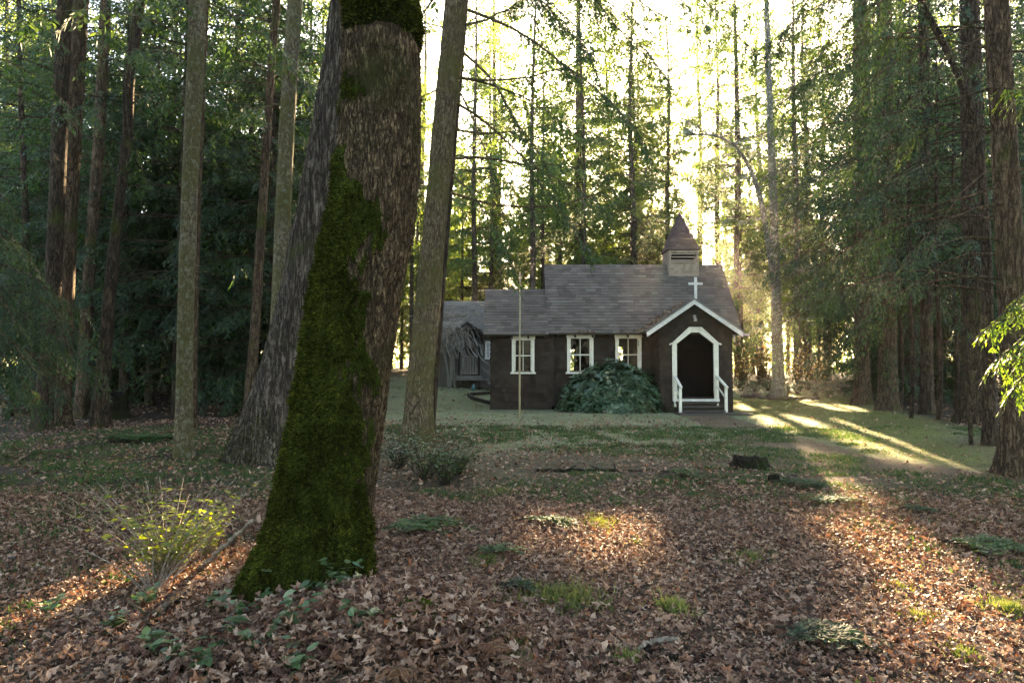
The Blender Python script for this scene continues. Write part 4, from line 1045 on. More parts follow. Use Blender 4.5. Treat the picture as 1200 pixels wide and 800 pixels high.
# door casing
b = MB(); cw = .14
o_ = [(dl - cw, FZ + .0), (dl - cw, dzs - .02), (dc - .19, dzt + cw), (dc + .19, dzt + cw), (drr + cw, dzs - .02), (drr + cw, FZ)]
i_ = [(dl + .01, FZ + .0), (dl + .01, dzs - .005), (dc - .13, dzt - .01), (dc + .13, dzt - .01), (drr - .01, dzs - .005), (drr - .01, FZ)]
for k in range(5):
    b.prism([(o_[k][0], YP - .05, o_[k][1]), (o_[k + 1][0], YP - .05, o_[k + 1][1]), (i_[k + 1][0], YP - .05, i_[k + 1][1]), (i_[k][0], YP - .05, i_[k][1])], (0, .09, 0))
obj('door_frame', b, M['white'], po)
b = MB()   # drip moulding that breaks out at the shoulders
m_ = [(dl - cw - .09, dzs + .0), (dl - cw + .0, dzs + .03), (dc - .20, dzt + cw + .02), (dc + .20, dzt + cw + .02), (drr + cw, dzs + .03), (drr + cw + .09, dzs)]
for k in range(5):
    b.prism([(m_[k][0], YP - .075, m_[k][1] - .055), (m_[k][0], YP - .075, m_[k][1]), (m_[k + 1][0], YP - .075, m_[k + 1][1]), (m_[k + 1][0], YP - .075, m_[k + 1][1] - .055)], (0, .024, 0))
obj('hood_mould', b, M['white'], po)
b = MB(); b.box(dl - cw, drr + cw, YP - .12, YP + .2, FZ - .075, FZ - .002); obj('threshold', b, M['white_worn'], po)
b = MB(); b.box(PX0 + .125, PX1 - .125, YP + .205, YN - .04, FZ - .06, FZ - .01); b.box(PX0 + .125, PX1 - .125, YP + .125, YN - .04, dzt + .3, dzt + .34); b.box(PX0 + .125, PX1 - .125, YN - .1, YN - .03, FZ - .009, dzt + .299)
obj('porch_floor', b, M['interior'], po)
b = MB(); b.box(dc - .5, dc + .5, YN - .14, YN - .105, FZ, FZ + 2.05); obj('inner_door', b, M['interior'], po)
# steps
b = MB(); sx0, sx1 = dl - .06, drr + .06; zt = FZ - .08; st = (zt - GZ) / 3
for k in range(3):
    y1 = YP - .12 - .0 - k * .29; z_ = zt - k * st
    b.box(sx0, sx1, y1 - .30, y1 - .003, z_ - .045, z_); b.box(sx0 + .01, sx1 - .01, y1 - .025, y1 - .005, z_ - st + .002, z_ - .047)
obj('steps', b, M['step_wood'], po)
b = MB(); b.box(PX0 + .25, PX1 + .16, 20.55, 21.08, GZ - .1, GZ + .055); obj('landing', b, M['step_wood'], po)
# handrails
for s, xj in ((-1, dl - .07), (1, drr + .07)):
    A = np.array([xj, YP - .05, pxZ(440, YP)]); yq = 21.12; xq = xj + s * .03; zq = pxZ(453, yq)
    b = MB(); b.box(xq - .04, xq + .04, yq - .04, yq + .04, GZ, zq - .02); b.bar(A + (0, 0, 0), (xq, yq - .12, zq - .02), .085, .045)
    b.box(xj - .035, xj + .035, YP - .125, YP - .055, FZ - .25, A[2] - .03)
    b.bar(A - UP * .32, (xq, yq + .042, zq - .34), .03, .05)
    obj('handrail', b, M['white'], po)
# lamp over the door
b = MB(); lz = pxZ(372, YP); lx = pxX(814, YP)
b.box(lx - .05, lx + .05, YP - .04, YP - .016, lz - .02, lz + .08); b.tube([(lx, YP - .04, lz + .05), (lx, YP - .12, lz + .03), (lx, YP - .13, lz - .02)], .014, 8)
b.tube([(lx, YP - .13, lz - .01), (lx, YP - .13, lz - .05), (lx, YP - .13, lz - .13)], [.025, .055, .06], 10); obj('porch_lamp', b, M['metal'], po)
b = MB(); b.tube([(X1 - .12, 23.1, 2.70), (X1 + .02, 22.6, 2.66)], .04, 8); b.tube([(7.45, 22.9, 2.68), (7.47, 22.9, 2.45)], .03, 8); obj('gutter_end', b, M['metal'], po)
# cross
b = MB(); cx = pxX(816, 21.7); c0 = APZ + .0; c1 = pxZ(324.5, 21.7); ca = pxZ(332, 21.7)
b.box(cx - .04, cx + .04, 21.68, 21.73, c0, c1); b.box(cx - .225, cx - .041, 21.683, 21.727, ca - .035, ca + .035); b.box(cx + .041, cx + .225, 21.683, 21.727, ca - .035, ca + .035)
obj('cross', b, M['white_worn'], CH)
# belfry
BX0, BX1, BY0, BY1 = pxX(784.5, 24.95), pxX(820, 24.95), 24.95, 26.0
BZ0, BZ1 = 4.7, pxZ(291, 24.95); BZ1L = BZ1
lz0, lz1 = pxZ(305.5, 24.95), pxZ(294.5, 24.95); lx0, lx1 = pxX(787, 24.95), pxX(817, 24.95)
bs = []; b = MB(); slab_with_holes(b, BX0 + .02, BX1 - .02, BZ0, BZ1, BY0 + .02, BY0 + .08, [(lx0, lx1, lz0, lz1)]); slab_with_holes(b, BX0 + .02, BX1 - .02, BZ0, BZ1, BY1 - .08, BY1 - .02, [])
b.box(BX0 + .02, BX0 + .08, BY0 + .081, BY1 - .081, BZ0, BZ1); b.box(BX1 - .08, BX1 - .02, BY0 + .081, BY1 - .081, BZ0, BZ1); bs.append(b)
hf = lambda u, v, hw: lx0 < BX0 + u < lx1 and lz0 < BZ0 + v < lz1
for O, U, N_, w_, h_ in (((BX0, BY0 + .02, BZ0), (1, 0, 0), (0, -1, 0), BX1 - BX0, hf), ((BX0 + .02, BY1, BZ0), (0, -1, 0), (-1, 0, 0), BY1 - BY0, None), ((BX1 - .02, BY0, BZ0), (0, 1, 0), (1, 0, 0), BY1 - BY0, None), ((BX1, BY1 - .02, BZ0), (-1, 0, 0), (0, 1, 0), BX1 - BX0, None)):
    bs.append(shingled(O, U, (0, 0, 1), N_, w_, BZ1 - BZ0, .11, .13, .022, cr, h_))
bf = obj('belfry', joinmb(*bs), M['cedar_shingle'], CH)
b = MB()
for k in range(3):
    z_ = lz0 + (lz1 - lz0) * (k + .5) / 3
    b.prism([(lx0, BY0 - .02, z_ - .040), (lx0, BY0 - .02, z_ - .012), (lx0, BY0 + .05, z_ + .015), (lx0, BY0 + .05, z_ - .008)], (lx1 - lx0, 0, 0))
b.box(lx0 - .04, lx0, BY0 - .03, BY0 + .05, lz0 - .04, lz1 + .02); b.box(lx1, lx1 + .04, BY0 - .03, BY0 + .05, lz0 - .04, lz1 + .02); b.box(lx0 + .001, lx1 - .001, BY0 - .03, BY0 + .05, lz0 - .04, lz0 - .001)
obj('louvre', b, M['cedar_shingle'], bf)
b = MB(); b.box(BX0 + .1, BX1 - .1, BY0 + .3, BY0 + .34, BZ0, BZ1); obj('louvre_backing', b, M['interior'], bf)
ap = np.array([(BX0 + BX1) / 2 - .02, (BY0 + BY1) / 2, pxZ(247.5, 25.47)])
bs = []; ov = .045; cn = [np.array(q) for q in ((BX0 - ov, BY0 - ov, BZ1 - .03), (BX1 + ov, BY0 - ov, BZ1 - .03), (BX1 + ov, BY1 + ov, BZ1 - .03), (BX0 - ov, BY1 + ov, BZ1 - .03))]
for k in range(4):
    a, c = cn[k], cn[(k + 1) % 4]; mid = (a + c) / 2; U = norm(c - a); v = norm(ap - mid); n = norm(np.cross(U, v)); L = np.linalg.norm(ap - mid)
    cl = [(tuple(a), tuple(np.cross(n, ap - a) * 1.0)), (tuple(c), tuple(np.cross(ap - c, n)))]
    bs.append(shingled(a, U, v, n, np.linalg.norm(c - a), L, .115, .16, .014, cr, None, cl))
b = MB(); V = np.array(cn + [ap]); b.add(V - np.array([0, 0, .004]), [np.array([[0, 1, 4], [1, 2, 4], [2, 3, 4], [3, 0, 4]]), np.array([[3, 2, 1, 0]])]); bs.append(b)
obj('spire', joinmb(*bs), M['spire_shingle'], bf)
# leaves lying on the porch roof and along the eave
def roof_leaves():
    r_ = np.random.default_rng(8); n = 420
    y = r_.uniform(21.9, 23.6, n); f = r_.uniform(0, 1, n) ** .7; x = RC - HW * f; z = APZ - HW * f * SLP + .035
    ok = (z > EAV_Z + (y - EAV_Y) * (RID_Z - EAV_Z) / (RID_Y - EAV_Y) + .0) & ((x - RC) / HW > -1) & (r_.uniform(0, 1, n) < .25 + .75 * (y - 21.9) / 1.7)
    B = np.stack([x, y, z], -1)[ok]; k = len(B)
    B2 = np.stack([r_.uniform(2.0, 2.9, 45), r_.uniform(23.13, 23.2, 45), np.full(45, EAV_Z + .05)], -1)
    B3 = np.stack([r_.uniform(3.6, 4.4, 70), r_.uniform(23.13, 23.3, 70), np.full(70, EAV_Z + .08)], -1)
    B = np.vstack([B, B2, B3]); k = len(B)
    o = obj('fallen_leaves', rhombs(B, norm(r_.normal(0, 1, (k, 3)) * (1, 1, .3)), norm(r_.normal(0, .5, (k, 3)) + UP), r_.uniform(.06, .14, k), r_.uniform(.04, .09, k)), M['leaves'])
    tag(o, 'brown dead leaves drifted on the chapel porch roof', 'leaves', None, 'stuff')
roof_leaves()

# ------------------------------------------------------------------ shed behind
SD = 33.0; SZ = float(gh(-2.6, SD)) 
SH = thing('shed', 'old grey shed with vine covered porch behind the chapel', 'shed', (-2.6, SD, SZ))
sx0, sx1 = pxX(505, SD), pxX(600, SD); ez = pxZ(391, SD); rz_ = pxZ(353, SD + 1.9); fz = pxZ(440, SD - 1.3)
b = MB(); b.box(sx0, sx1, SD, SD + .1, SZ - .3, ez + .1); b.box(sx0, sx0 + .1, SD + .101, SD + 3.7, SZ - .3, ez); b.box(sx1 - .1, sx1, SD + .101, SD + 3.7, SZ - .3, ez); b.box(sx0 + .101, sx1 - .101, SD + 3.6, SD + 3.7, SZ - .3, ez)
for x in np.arange(sx0 + .1, sx1, .22): b.box(x, x + .035, SD - .022, SD - .003, SZ - .1, ez + .05)
obj('wall', b, M['shed_wall'], SH)
so_ = obj('roof', roof(sx0 - .3, sx1 + .3, SD - .35, ez - .05, SD + 1.9, rz_, seed=31), M['grey_wood'], SH)
qx0, qx1 = pxX(537, SD - 1.3), pxX(562, SD - 1.3); qc = (qx0 + qx1) / 2 - .05; yq = SD - 1.3
pe = pxZ(388, yq); pa = pxZ(377, yq)
b = MB(); b.box(qx0 - .1, qx1 + .1, yq, SD - .005, fz - .1, fz); b.box(qx0 - .1, qx1 + .1, yq - .02, yq - .002, fz - .22, fz - .02)
sp = obj('porch', b, M['grey_wood'], SH)
for x in (qx0, qx1 - .06):
    b = MB(); b.box(x - .02, x + .08, yq + .01, yq + .11, float(gh(x, yq)) - .1, fz - .23); b.box(x - .02, x + .08, yq + .01, yq + .11, fz + .001, pe); obj('post', b, M['dark_wood'], sp)
b = MB(); b.box(qx0 + .085, qx1 - .085, yq + .03, yq + .09, fz + .85, fz + .93); b.box(qx0 + .085, qx1 - .085, yq + .04, yq + .07, fz + .08, fz + .16)
for x in np.arange(qx0 + .12, qx1 - .1, .13): b.box(x, x + .10, yq + .071, yq + .09, fz + .05, fz + .849)
obj('railing', b, M['grey_wood'], sp)
b = MB()
for s in (-1, 1):
    A = np.array([qc + s * .78, yq - .25, pe - .12]); Bq = np.array([qc, yq - .25, pa]); b.prism([A, Bq, Bq - UP * .07, A - UP * .07], (0, 1.6, 0))
    b.prism([A - (0, .03, 0), Bq - (0, .03, 0), Bq - UP * .14 - (0, .03, 0), A - UP * .14 - (0, .03, 0)], (0, .028, 0))
b.box(qx0 - .05, qx1 + .05, yq + .02, yq + .12, pe + .001, pe + .10)
obj('porch_roof', b, M['dark_wood'], sp)
b = MB(); b.box(qc - .38, qc + .38, SD - .03, SD - .004, fz + .02, fz + 1.95); dr_ = obj('door', b, plain('red_brown_door', (.075, .040, .030), .7, .3, .4, 12), SH)
b = MB(); b.box(qc - .46, qc - .385, SD - .045, SD - .005, fz + .02, fz + 2.0); b.box(qc + .385, qc + .46, SD - .045, SD - .005, fz + .02, fz + 2.0); obj('door_frame', b, M['grey_wood'], dr_)
b = MB(); wx0, wx1, wz0, wz1 = pxX(568.5, SD), pxX(584, SD), pxZ(419, SD), pxZ(402, SD)
b.box(wx0, wx0 + .08, SD - .06, SD - .004, wz0, wz1); b.box(wx1 - .08, wx1, SD - .06, SD - .004, wz0, wz1); b.box(wx0 - .04, wx1 + .04, SD - .09, SD - .004, wz0 - .09, wz0 - .001); b.box(wx0, wx1, SD - .065, SD - .004, wz1 + .001, wz1 + .09); b.box((wx0 + wx1) / 2 - .02, (wx0 + wx1) / 2 + .02, SD - .04, SD - .004, wz0, wz1)
wf = obj('window', b, M['white'], SH)
b = MB(); b.box(wx0 + .081, wx1 - .081, SD - .02, SD - .006, wz0, wz1); obj('curtain', b, M['white_worn'], wf)
b = MB()
for k in range(3):
    b.box(qx1 + .11 + k * .26, qx1 + .36 + k * .26, yq + .1, yq + 1.0, fz - .16 * (k + 1) - .05, fz - .16 * (k + 1))
b.bar((qx1 + .05, yq + .1, fz + .8), (qx1 + .85, yq + .1, fz + .25), .05, .07); b.bar((qx1 + .05, yq + .1, fz + .4), (qx1 + .85, yq + .1, fz - .15), .05, .07); b.box(qx1 + .80, qx1 + .86, yq + .07, yq + .13, float(gh(qx1 + .8, yq)) - .1, fz + .25)
obj('stairs', b, M['grey_wood'], SH)
# vine tangle over roof and porch
vr_ = np.random.default_rng(17); vb = MB()
for k in range(520):
    on = vr_.uniform() < .62
    if on:
        x = vr_.uniform(sx0 - .3, pxX(566, SD)); f = vr_.uniform(0, 1) ** 1.6
        y = SD - .4 + f * 2.0; z = ez + (y - SD + .35) / 2.25 * (rz_ - ez) + .04
    else:
        x = vr_.normal(qc - .75, .42); y = yq + vr_.uniform(-.3, .6); z = pe - vr_.uniform(-.35, .55)
    L = vr_.uniform(.4, 1.1); a = vr_.uniform(0, 6.28); n = 6; s_ = np.linspace(0, 1, n)
    P = np.array([x, y, z]) + np.stack([math.cos(a) * L * s_, .5 * math.sin(a) * L * s_ - (0 if on else .15) * s_, (.25 * np.sin(s_ * 5 + a)) * L * .6 - (.15 if on else .75) * L * s_ ** 1.5], -1) + vr_.normal(0, .035, (n, 3))
    if on: P[:, 2] = np.maximum(P[:, 2], ez + (P[:, 1] - SD + .35) / 2.25 * (rz_ - ez) + .02 - 1.2 * (P[:, 1] < SD - .38))
    vb.tube(P, vr_.uniform(.008, .020), 3, cap=False)
for k in range(10):
    x = vr_.normal(qc - .85, .3); P = [(x, yq + .2, float(gh(x, yq)) - .05), (x + vr_.normal(0, .15), yq + .1, SZ + 1), (x + vr_.normal(0, .2), yq, pe), (x + vr_.normal(.2, .3), yq + .5, pe + .5)]
    vb.tube(catmull(P, 14), .03, 4, cap=False)
tag(obj('vine', vb, M['vine']), 'tangle of bare grey vines over the shed roof and porch', 'vine')
b = MB(); bx, by = pxX(555, 31.2), 31.2; bz = float(gh(bx, by))
b.tube([(bx, by, bz), (bx, by, bz + .02), (bx, by, bz + .2), (bx, by, bz + .26), (bx, by, bz + .3)], [.07, .085, .085, .03, .03], 12)
tag(obj('jug', b, M['bottle'], None, True), 'small blue green jug standing under the shed porch', 'jug')

# ------------------------------------------------------------------ rhododendron by the wall
def rhodo():
    r_ = np.random.default_rng(23); cx, cy = 3.32, 22.35
    root = thing('rhododendron', 'big round rhododendron bush below the chapel windows', 'bush', (cx, cy, GZ))
    lv = Leaves(); wood = MB(); n = 950
    dirs = norm(r_.normal(0, 1, (n, 3))); dirs[:, 2] = np.abs(dirs[:, 2])
    rad = r_.uniform(.25, 1, n) ** .35
    ang = np.arctan2(dirs[:, 1], dirs[:, 0])
    lump = .80 + .40 * fbm(dirs * 3.1 + 4, 3)
    prof = np.array([1.78, .92, 1.55])
    C = np.array([cx, cy, GZ]) + dirs * prof * (rad * lump)[:, None]
    C[:, 2] += .05; C[:, 2] *= 1 - .10 * np.clip((C[:, 0] - cx), -2, 2) * -.0
    for p, d in zip(C[::6], dirs[::6]):
        wood.tube(catmull([(cx + (p[0] - cx) * .25, cy + (p[1] - cy) * .25, GZ), (cx + (p[0] - cx) * .7, cy + (p[1] - cy) * .7, GZ + (p[2] - GZ) * .5), p], 6), np.linspace(.016, .006, 6), 4, cap=False)
    m = 9
    a = r_.uniform(0, 6.28, (n, 1)) + np.arange(m) * 2.399
    up = norm(dirs * (1, 1, .6) + UP * .7)
    e1 = norm(np.cross(up, r_.normal(0, 1, (n, 3)))); e2 = np.cross(up, e1)
    tilt = r_.uniform(-.15, .85, (n, m, 1))
    ax = norm((e1[:, None] * np.cos(a)[..., None] + e2[:, None] * np.sin(a)[..., None]) - up[:, None] * (tilt - .45))
    nm = norm(up[:, None] + ax * tilt + r_.normal(0, .15, (n, m, 3)))
    B = C[:, None] + ax * .01
    L = r_.uniform(.17, .27, (n, m)); 
    lv.add(B.reshape(-1, 3), ax.reshape(-1, 3), nm.reshape(-1, 3), L.ravel(), (L * .36).ravel())
    ok = lv.B[0][:, 1] < 23.44
    for q in ('B', 'T', 'N', 'L', 'Wd'): getattr(lv, q)[0] = getattr(lv, q)[0][ok]
    obj('stem', wood, M['bark_dark'], root); obj('foliage', lv.mesh(False), M['rhodo'], root)
rhodo()

# thin pole on the lawn
p_ = hit(609, 490); b = MB(); zt = pxZ(318, p_[1])
b.tube([p_ - UP * .1, p_ + UP * 1.2, (p_[0] + .005, p_[1], (p_[2] + zt) / 2 + .5), (p_[0] + .012, p_[1], zt)], [.030, .029, .027, .022], 10)
for z_ in np.arange(.6, 3.6, .55): b.tube([p_ + UP * (z_ - .012), p_ + UP * (z_ + .012)], .033, 10)
tag(obj('pole', b, M['pole'], None, True), 'thin pale wooden pole standing on the lawn before the vestry window', 'pole')
# ------------------------------------------------------------------ ground cover
fr = np.random.default_rng(77)
def frustum(n, d0, d1, power=1.0, mrg=1.0):
    u = fr.uniform(0, 1, n)
    y = np.sqrt(d0 ** 2 + (d1 ** 2 - d0 ** 2) * u ** power)
    x = fr.uniform(-1, 1, n) * (.77 * y + mrg)
    return x, y
LEAF_OUT = np.array([(0, -.02), (.16, .02), (.46, -.02), (.34, .18), (.52, .40), (.26, .46), (.20, .70), (0, 1.0), (-.20, .70), (-.26, .46), (-.52, .40), (-.34, .18), (-.46, -.02), (-.16, .02)])
SCRAP_OUT = np.array([(0, 0), (.34, .12), (.25, .48), (.42, .8), (.05, .92), (-.36, .75), (-.2, .35)])
SMALL_OUT = np.array([(0, 0), (.28, .3), (.22, .7), (0, 1), (-.22, .7), (-.28, .3)])
def leaf_litter(x, y, size, outl, lift=.05, zoff=None):
    n = len(x); k = len(outl)
    z = gh(x, y) + (fr.uniform(.0, 1, n) ** 1.6 * lift if zoff is None else zoff)
    L = np.zeros((n, k + 1, 3)); L[:, 0, :2] = (0, .35); L[:, 1:, :2] = outl
    L[..., 0] *= fr.uniform(.55, 1.15, (n, 1)); L[:, 1:, :2] += fr.normal(0, .075, (n, k, 2))
    curl = fr.normal(.1, .8, (n, 1)); curl2 = fr.normal(.1, .7, (n, 1))
    L[..., 2] = curl * L[..., 0] ** 2 * 1.6 + curl2 * (L[..., 1] - .35) ** 2 * .9 + fr.normal(0, .09, (n, k + 1))
    L *= size[:, None, None]
    tz = fr.uniform(0, 6.28, n); ax = fr.normal(0, .33, n); ay = fr.normal(0, .33, n)
    cx, sx = np.cos(ax), np.sin(ax); cy_, sy = np.cos(ay), np.sin(ay); c, s = np.cos(tz), np.sin(tz)
    X_, Y_, Z_ = L[..., 0], L[..., 1] - .35 * size[:, None], L[..., 2]
    Y1 = Y_ * cx[:, None] - Z_ * sx[:, None]; Z1 = Y_ * sx[:, None] + Z_ * cx[:, None]
    X2 = X_ * cy_[:, None] + Z1 * sy[:, None]; Z2 = -X_ * sy[:, None] + Z1 * cy_[:, None]
    X3 = X2 * c[:, None] - Y1 * s[:, None]; Y3 = X2 * s[:, None] + Y1 * c[:, None]
    V = np.stack([X3 + x[:, None], Y3 + y[:, None], Z2 + z[:, None] + .02 * size[:, None] / .1], -1)
    i = np.arange(k); tri = np.stack([np.zeros(k, int), 1 + i, 1 + (i + 1) % k], -1)
    Fc = (tri[None] + (np.arange(n) * (k + 1))[:, None, None]).reshape(-1, 3)
    return V.reshape(-1, 3), Fc
def clear_of_chapel(x, y):
    return ~((x > -1) & (x < 8.1) & (y > 21.2) & (y < 28)) & ~((x > 4.4) & (x < 7.5) & (y > 20.5) & (y < 23))
LB = MB()
x, y = frustum(92000, 2.3, 8.2, .95)
lawn, mossy, woods, path = zones(x, y); nz = fbm(np.stack([x * 1.1, y * 1.1, x * 0 + 2], -1), 3)
k = fr.uniform(0, 1, len(x)) < np.clip(.35 + 1.3 * (nz - .3), .25, 1) * np.clip(1 - .6 * path - .6 * lawn, .1, 1)
V, Fc = leaf_litter(x[k], y[k], fr.uniform(.020, .048, k.sum()) * (1 + .5 * (fr.uniform(0, 1, k.sum()) < .12)), LEAF_OUT); LB.add(V, [Fc])
x, y = frustum(60000, 2.3, 9, .95)
V, Fc = leaf_litter(x, y, fr.uniform(.015, .045, len(x)), SCRAP_OUT, .03); LB.add(V, [Fc])
x, y = frustum(80000, 8.2, 19, .85)
lawn, mossy, woods, path = zones(x, y); nz = fbm(np.stack([x * .9, y * .9, x * 0 + 5], -1), 3)
k = (fr.uniform(0, 1, len(x)) < np.clip(.3 + 1.4 * (nz - .3), .2, 1) * np.clip(1 - .80 * lawn - .55 * path - .9 * mossy - .45 * woods, .05, 1)) & clear_of_chapel(x, y)
V, Fc = leaf_litter(x[k], y[k], fr.uniform(.035, .09, k.sum()), SMALL_OUT); LB.add(V, [Fc])
x, y = frustum(16000, 17, 40, .9)
lawn, mossy, woods, path = zones(x, y)
k = (fr.uniform(0, 1, len(x)) < np.clip(.65 - .45 * lawn - .5 * mossy - .3 * path, .04, 1)) & clear_of_chapel(x, y)
V, Fc = leaf_litter(x[k], y[k], fr.uniform(.07, .14, k.sum()), SMALL_OUT); LB.add(V, [Fc])
# deeper drift of big curled leaves against the foot of the maple
q = 6000; a = fr.normal(0, 1, (q, 2)); x = -.75 + a[:, 0] * .62; y = 3.75 + a[:, 1] * .42; k = np.hypot(x + 1.4, y - 4.6) > .42; x, y = x[k], y[k]
V, Fc = leaf_litter(x, y, fr.uniform(.026, .062, len(x)), LEAF_OUT, .10); LB.add(V, [Fc])
tag(obj('fallen_leaves', LB, M['leaves']), 'brown fallen leaves covering the clearing', 'leaves', None, 'stuff')

# needles and twig bits between the leaves
n = 50000; x, y = frustum(n, 2.4, 14, .8); a = fr.uniform(0, 6.28, n)
T = np.stack([np.cos(a), np.sin(a), fr.normal(0, .12, n)], -1)
tag(obj('twig_litter', rhombs(np.stack([x, y, gh(x, y) + fr.uniform(.01, .05, n)], -1), T, norm(fr.normal(0, .4, (n, 3)) + UP), fr.uniform(.02, .10, n) * (1 + 1.5 * (fr.uniform(0, 1, n) < .06)), fr.uniform(.0015, .005, n)), M['dryfern']), 'needles and broken twigs strewn among the fallen leaves', 'twigs', None, 'stuff')

def blades(x, y, h, wd, lean=.5, z=None):
    n = len(x); a = fr.uniform(0, 6.28, n); z = gh(x, y) if z is None else z
    B = np.stack([x, y, z - .005], -1); T = norm(np.stack([np.cos(a) * lean * fr.uniform(0, 1.4, n), np.sin(a) * lean * fr.uniform(0, 1.4, n), np.ones(n)], -1))
    return rhombs(B, T, norm(fr.normal(0, 1, (n, 3))), h, wd)
GB = MB()
x, y = frustum(300000, 8, 34, .8); lawn, mossy, woods, path = zones(x, y); nz = fbm(np.stack([x * 1.3, y * 1.3, x * 0 + 8], -1), 3)
k = (fr.uniform(0, 1, len(x)) < np.maximum(lawn * .75, mossy) * np.clip(2.6 * (nz - .26), .12, 1) * (1 - .85 * path)) & clear_of_chapel(x, y)
V, Fd = blades(x[k], y[k], fr.uniform(.02, .065, k.sum()), fr.uniform(.005, .013, k.sum()), .9); GB.add(V, [Fd[4]])
tag(obj('grass', GB, M['grass']), 'short mossy grass growing on the lawn round the chapel', 'grass', None, 'stuff')

# low green plants of the leaf litter: far too many to count
x, y = frustum(2600, 3.2, 17, .8); nz = fbm(np.stack([x * .45, y * .45, x * 0 + 31], -1), 3); lawn, mossy, woods, path = zones(x, y)
k = (nz > .43 + .08 * path) & (np.hypot(x + 1.3, y - 4.3) > 1.3) & clear_of_chapel(x, y); CB = MB()
for cx_, cy2 in zip(x[k], y[k]):
    m = int(fr.integers(40, 140)); sp_ = fr.uniform(.05, .20)
    bx_ = cx_ + fr.normal(0, sp_, m); by_ = cy2 + fr.normal(0, sp_, m)
    V, Fd = blades(bx_, by_, fr.uniform(.03, .085, m), fr.uniform(.008, .02, m), 1.3); CB.add(V, [Fd[4]])
tag(obj('ground_cover', CB, M['cover']), 'low green plants scattered in patches through the fallen leaves', 'ground cover', None, 'stuff')
# grass and green tufts scattered in the leaf litter
def tuft(px, py, wpx, hgt, n, label, mat='grass', flat=1.0, name='grass_tuft', cat='grass tuft', grp='green tufts in the leaf litter'):
    c = hit(px, py); r_ = wpx / 2 / F * c[1]
    n = n * 2; th = fr.uniform(0, 6.28, n); rr_ = np.abs(fr.normal(0, .5, n)) * r_ * (1 + .5 * np.sin(th * 2 + px) + .3 * np.sin(th * 5 + py)) * 1.2
    x = c[0] + np.cos(th) * rr_; y = c[1] + np.sin(th) * rr_ * 1.25
    o = obj(name, blades(x, y, fr.uniform(.5, 1.5, n) * hgt, fr.uniform(.08, .13, n) * hgt, flat), M[mat]); tag(o, label, cat, grp)
    return o
for px, py, w_, h_, n, lab in ((655, 706, 90, .09, 900, 'long green tuft left of centre in the near leaves'), (790, 716, 40, .07, 300, 'small green tuft just right of the near centre'), (702, 616, 45, .07, 400, 'yellow green tuft at the back of the sunlit leaf patch'),
                              (748, 638, 30, .05, 200, 'tuft standing in the middle of the sunlit leaf patch'), (585, 577, 40, .06, 300, 'bright mossy tuft on the left of the lawn edge'), (690, 605, 30, .05, 200, 'little tuft behind the sunlit leaf patch'),
                              (1075, 725, 40, .05, 300, 'lit green tuft in the sunlit leaves at the right'), (1050, 690, 40, .05, 300, 'lit green tuft farther up the sunlit leaves at the right'), (1185, 718, 40, .07, 400, 'bright tuft at the right edge'),
                              (880, 655, 60, .06, 400, 'green tuft right of the near centre'), (570, 660, 40, .07, 400, 'green tuft between the maple and the sunlit leaves'), (1130, 770, 35, .05, 200, 'small tuft near the bottom right'),
                              (595, 762, 60, .07, 400, 'tuft among the leaves by the brown fern'), (735, 778, 30, .07, 150, 'tuft behind the short log'), (790, 540, 30, .04, 150, 'little tuft beside the thin dark stick'), (970, 592, 60, .07, 400, 'tuft on the far edge of the right leaves')):
    tuft(px, py, w_, h_, n, lab)
# fallen green boughs
def ground_bough(px, py, wpx, ang, label, mat='fir', seed=0, lift=.07):
    r_ = np.random.default_rng(seed); c = hit(px, py); L = wpx / F * c[1]
    lv = Leaves(); wood = MB(); root = thing('fallen_bough', label, 'bough', c, 'fallen green boughs')
    for q in range(5):
        a = ang + r_.normal(0, .45); o_ = c + np.array([r_.normal(0, .1), r_.normal(0, .12), 0]) * L
        d = np.array([math.cos(a), math.sin(a), 0]) * L / 2
        A, B = o_ - d, o_ + d; A[2] = gh(A[0], A[1]) + lift; B[2] = gh(B[0], B[1]) + .03
        bough(r_, A, B, lv, wood, .04, .008, .1, L * .42, .020, .05, .015, -.08, .03, sides=4, fill=.4, twig=False)
    V, Fd = lv.mesh(False); V[:, 2] = np.maximum(V[:, 2], gh(V[:, 0], V[:, 1]) + .012)
    obj('twig', wood, M['twig'], root); obj('needles', (V, Fd), M['cover' if mat == 'fir' else mat], root)
for i, (px, py, w_, a, lab) in enumerate(((965, 757, 110, .2, 'big dark green fallen bough at the bottom right'), (1150, 648, 95, .1, 'dark fallen bough at the right edge of the leaves'), (970, 592, 60, .3, 'small fallen bough right of the stump'),
                                         (940, 572, 55, 0, 'fallen bough just below and right of the stump'), (485, 625, 90, .4, 'feathery fallen bough right of the mossy maple'), (585, 655, 50, .8, 'fallen bough left of the sunlit leaf patch'),
                                         (1080, 605, 45, .2, 'fallen bough on the path at the right'), (640, 618, 55, 0, 'fallen bough at the left end of the sunlit leaf patch'), (165, 515, 70, .2, 'dark fallen bough on the forest floor behind the lit shrub'),
                                         (610, 700, 45, .5, 'fallen bough left of the long green tuft'), (800, 560, 45, 0, 'fallen bough between the thin stick and the stump'))):
    ground_bough(px, py, w_, a, lab, 'fir' if i % 3 else 'fir_dark', 200 + i)

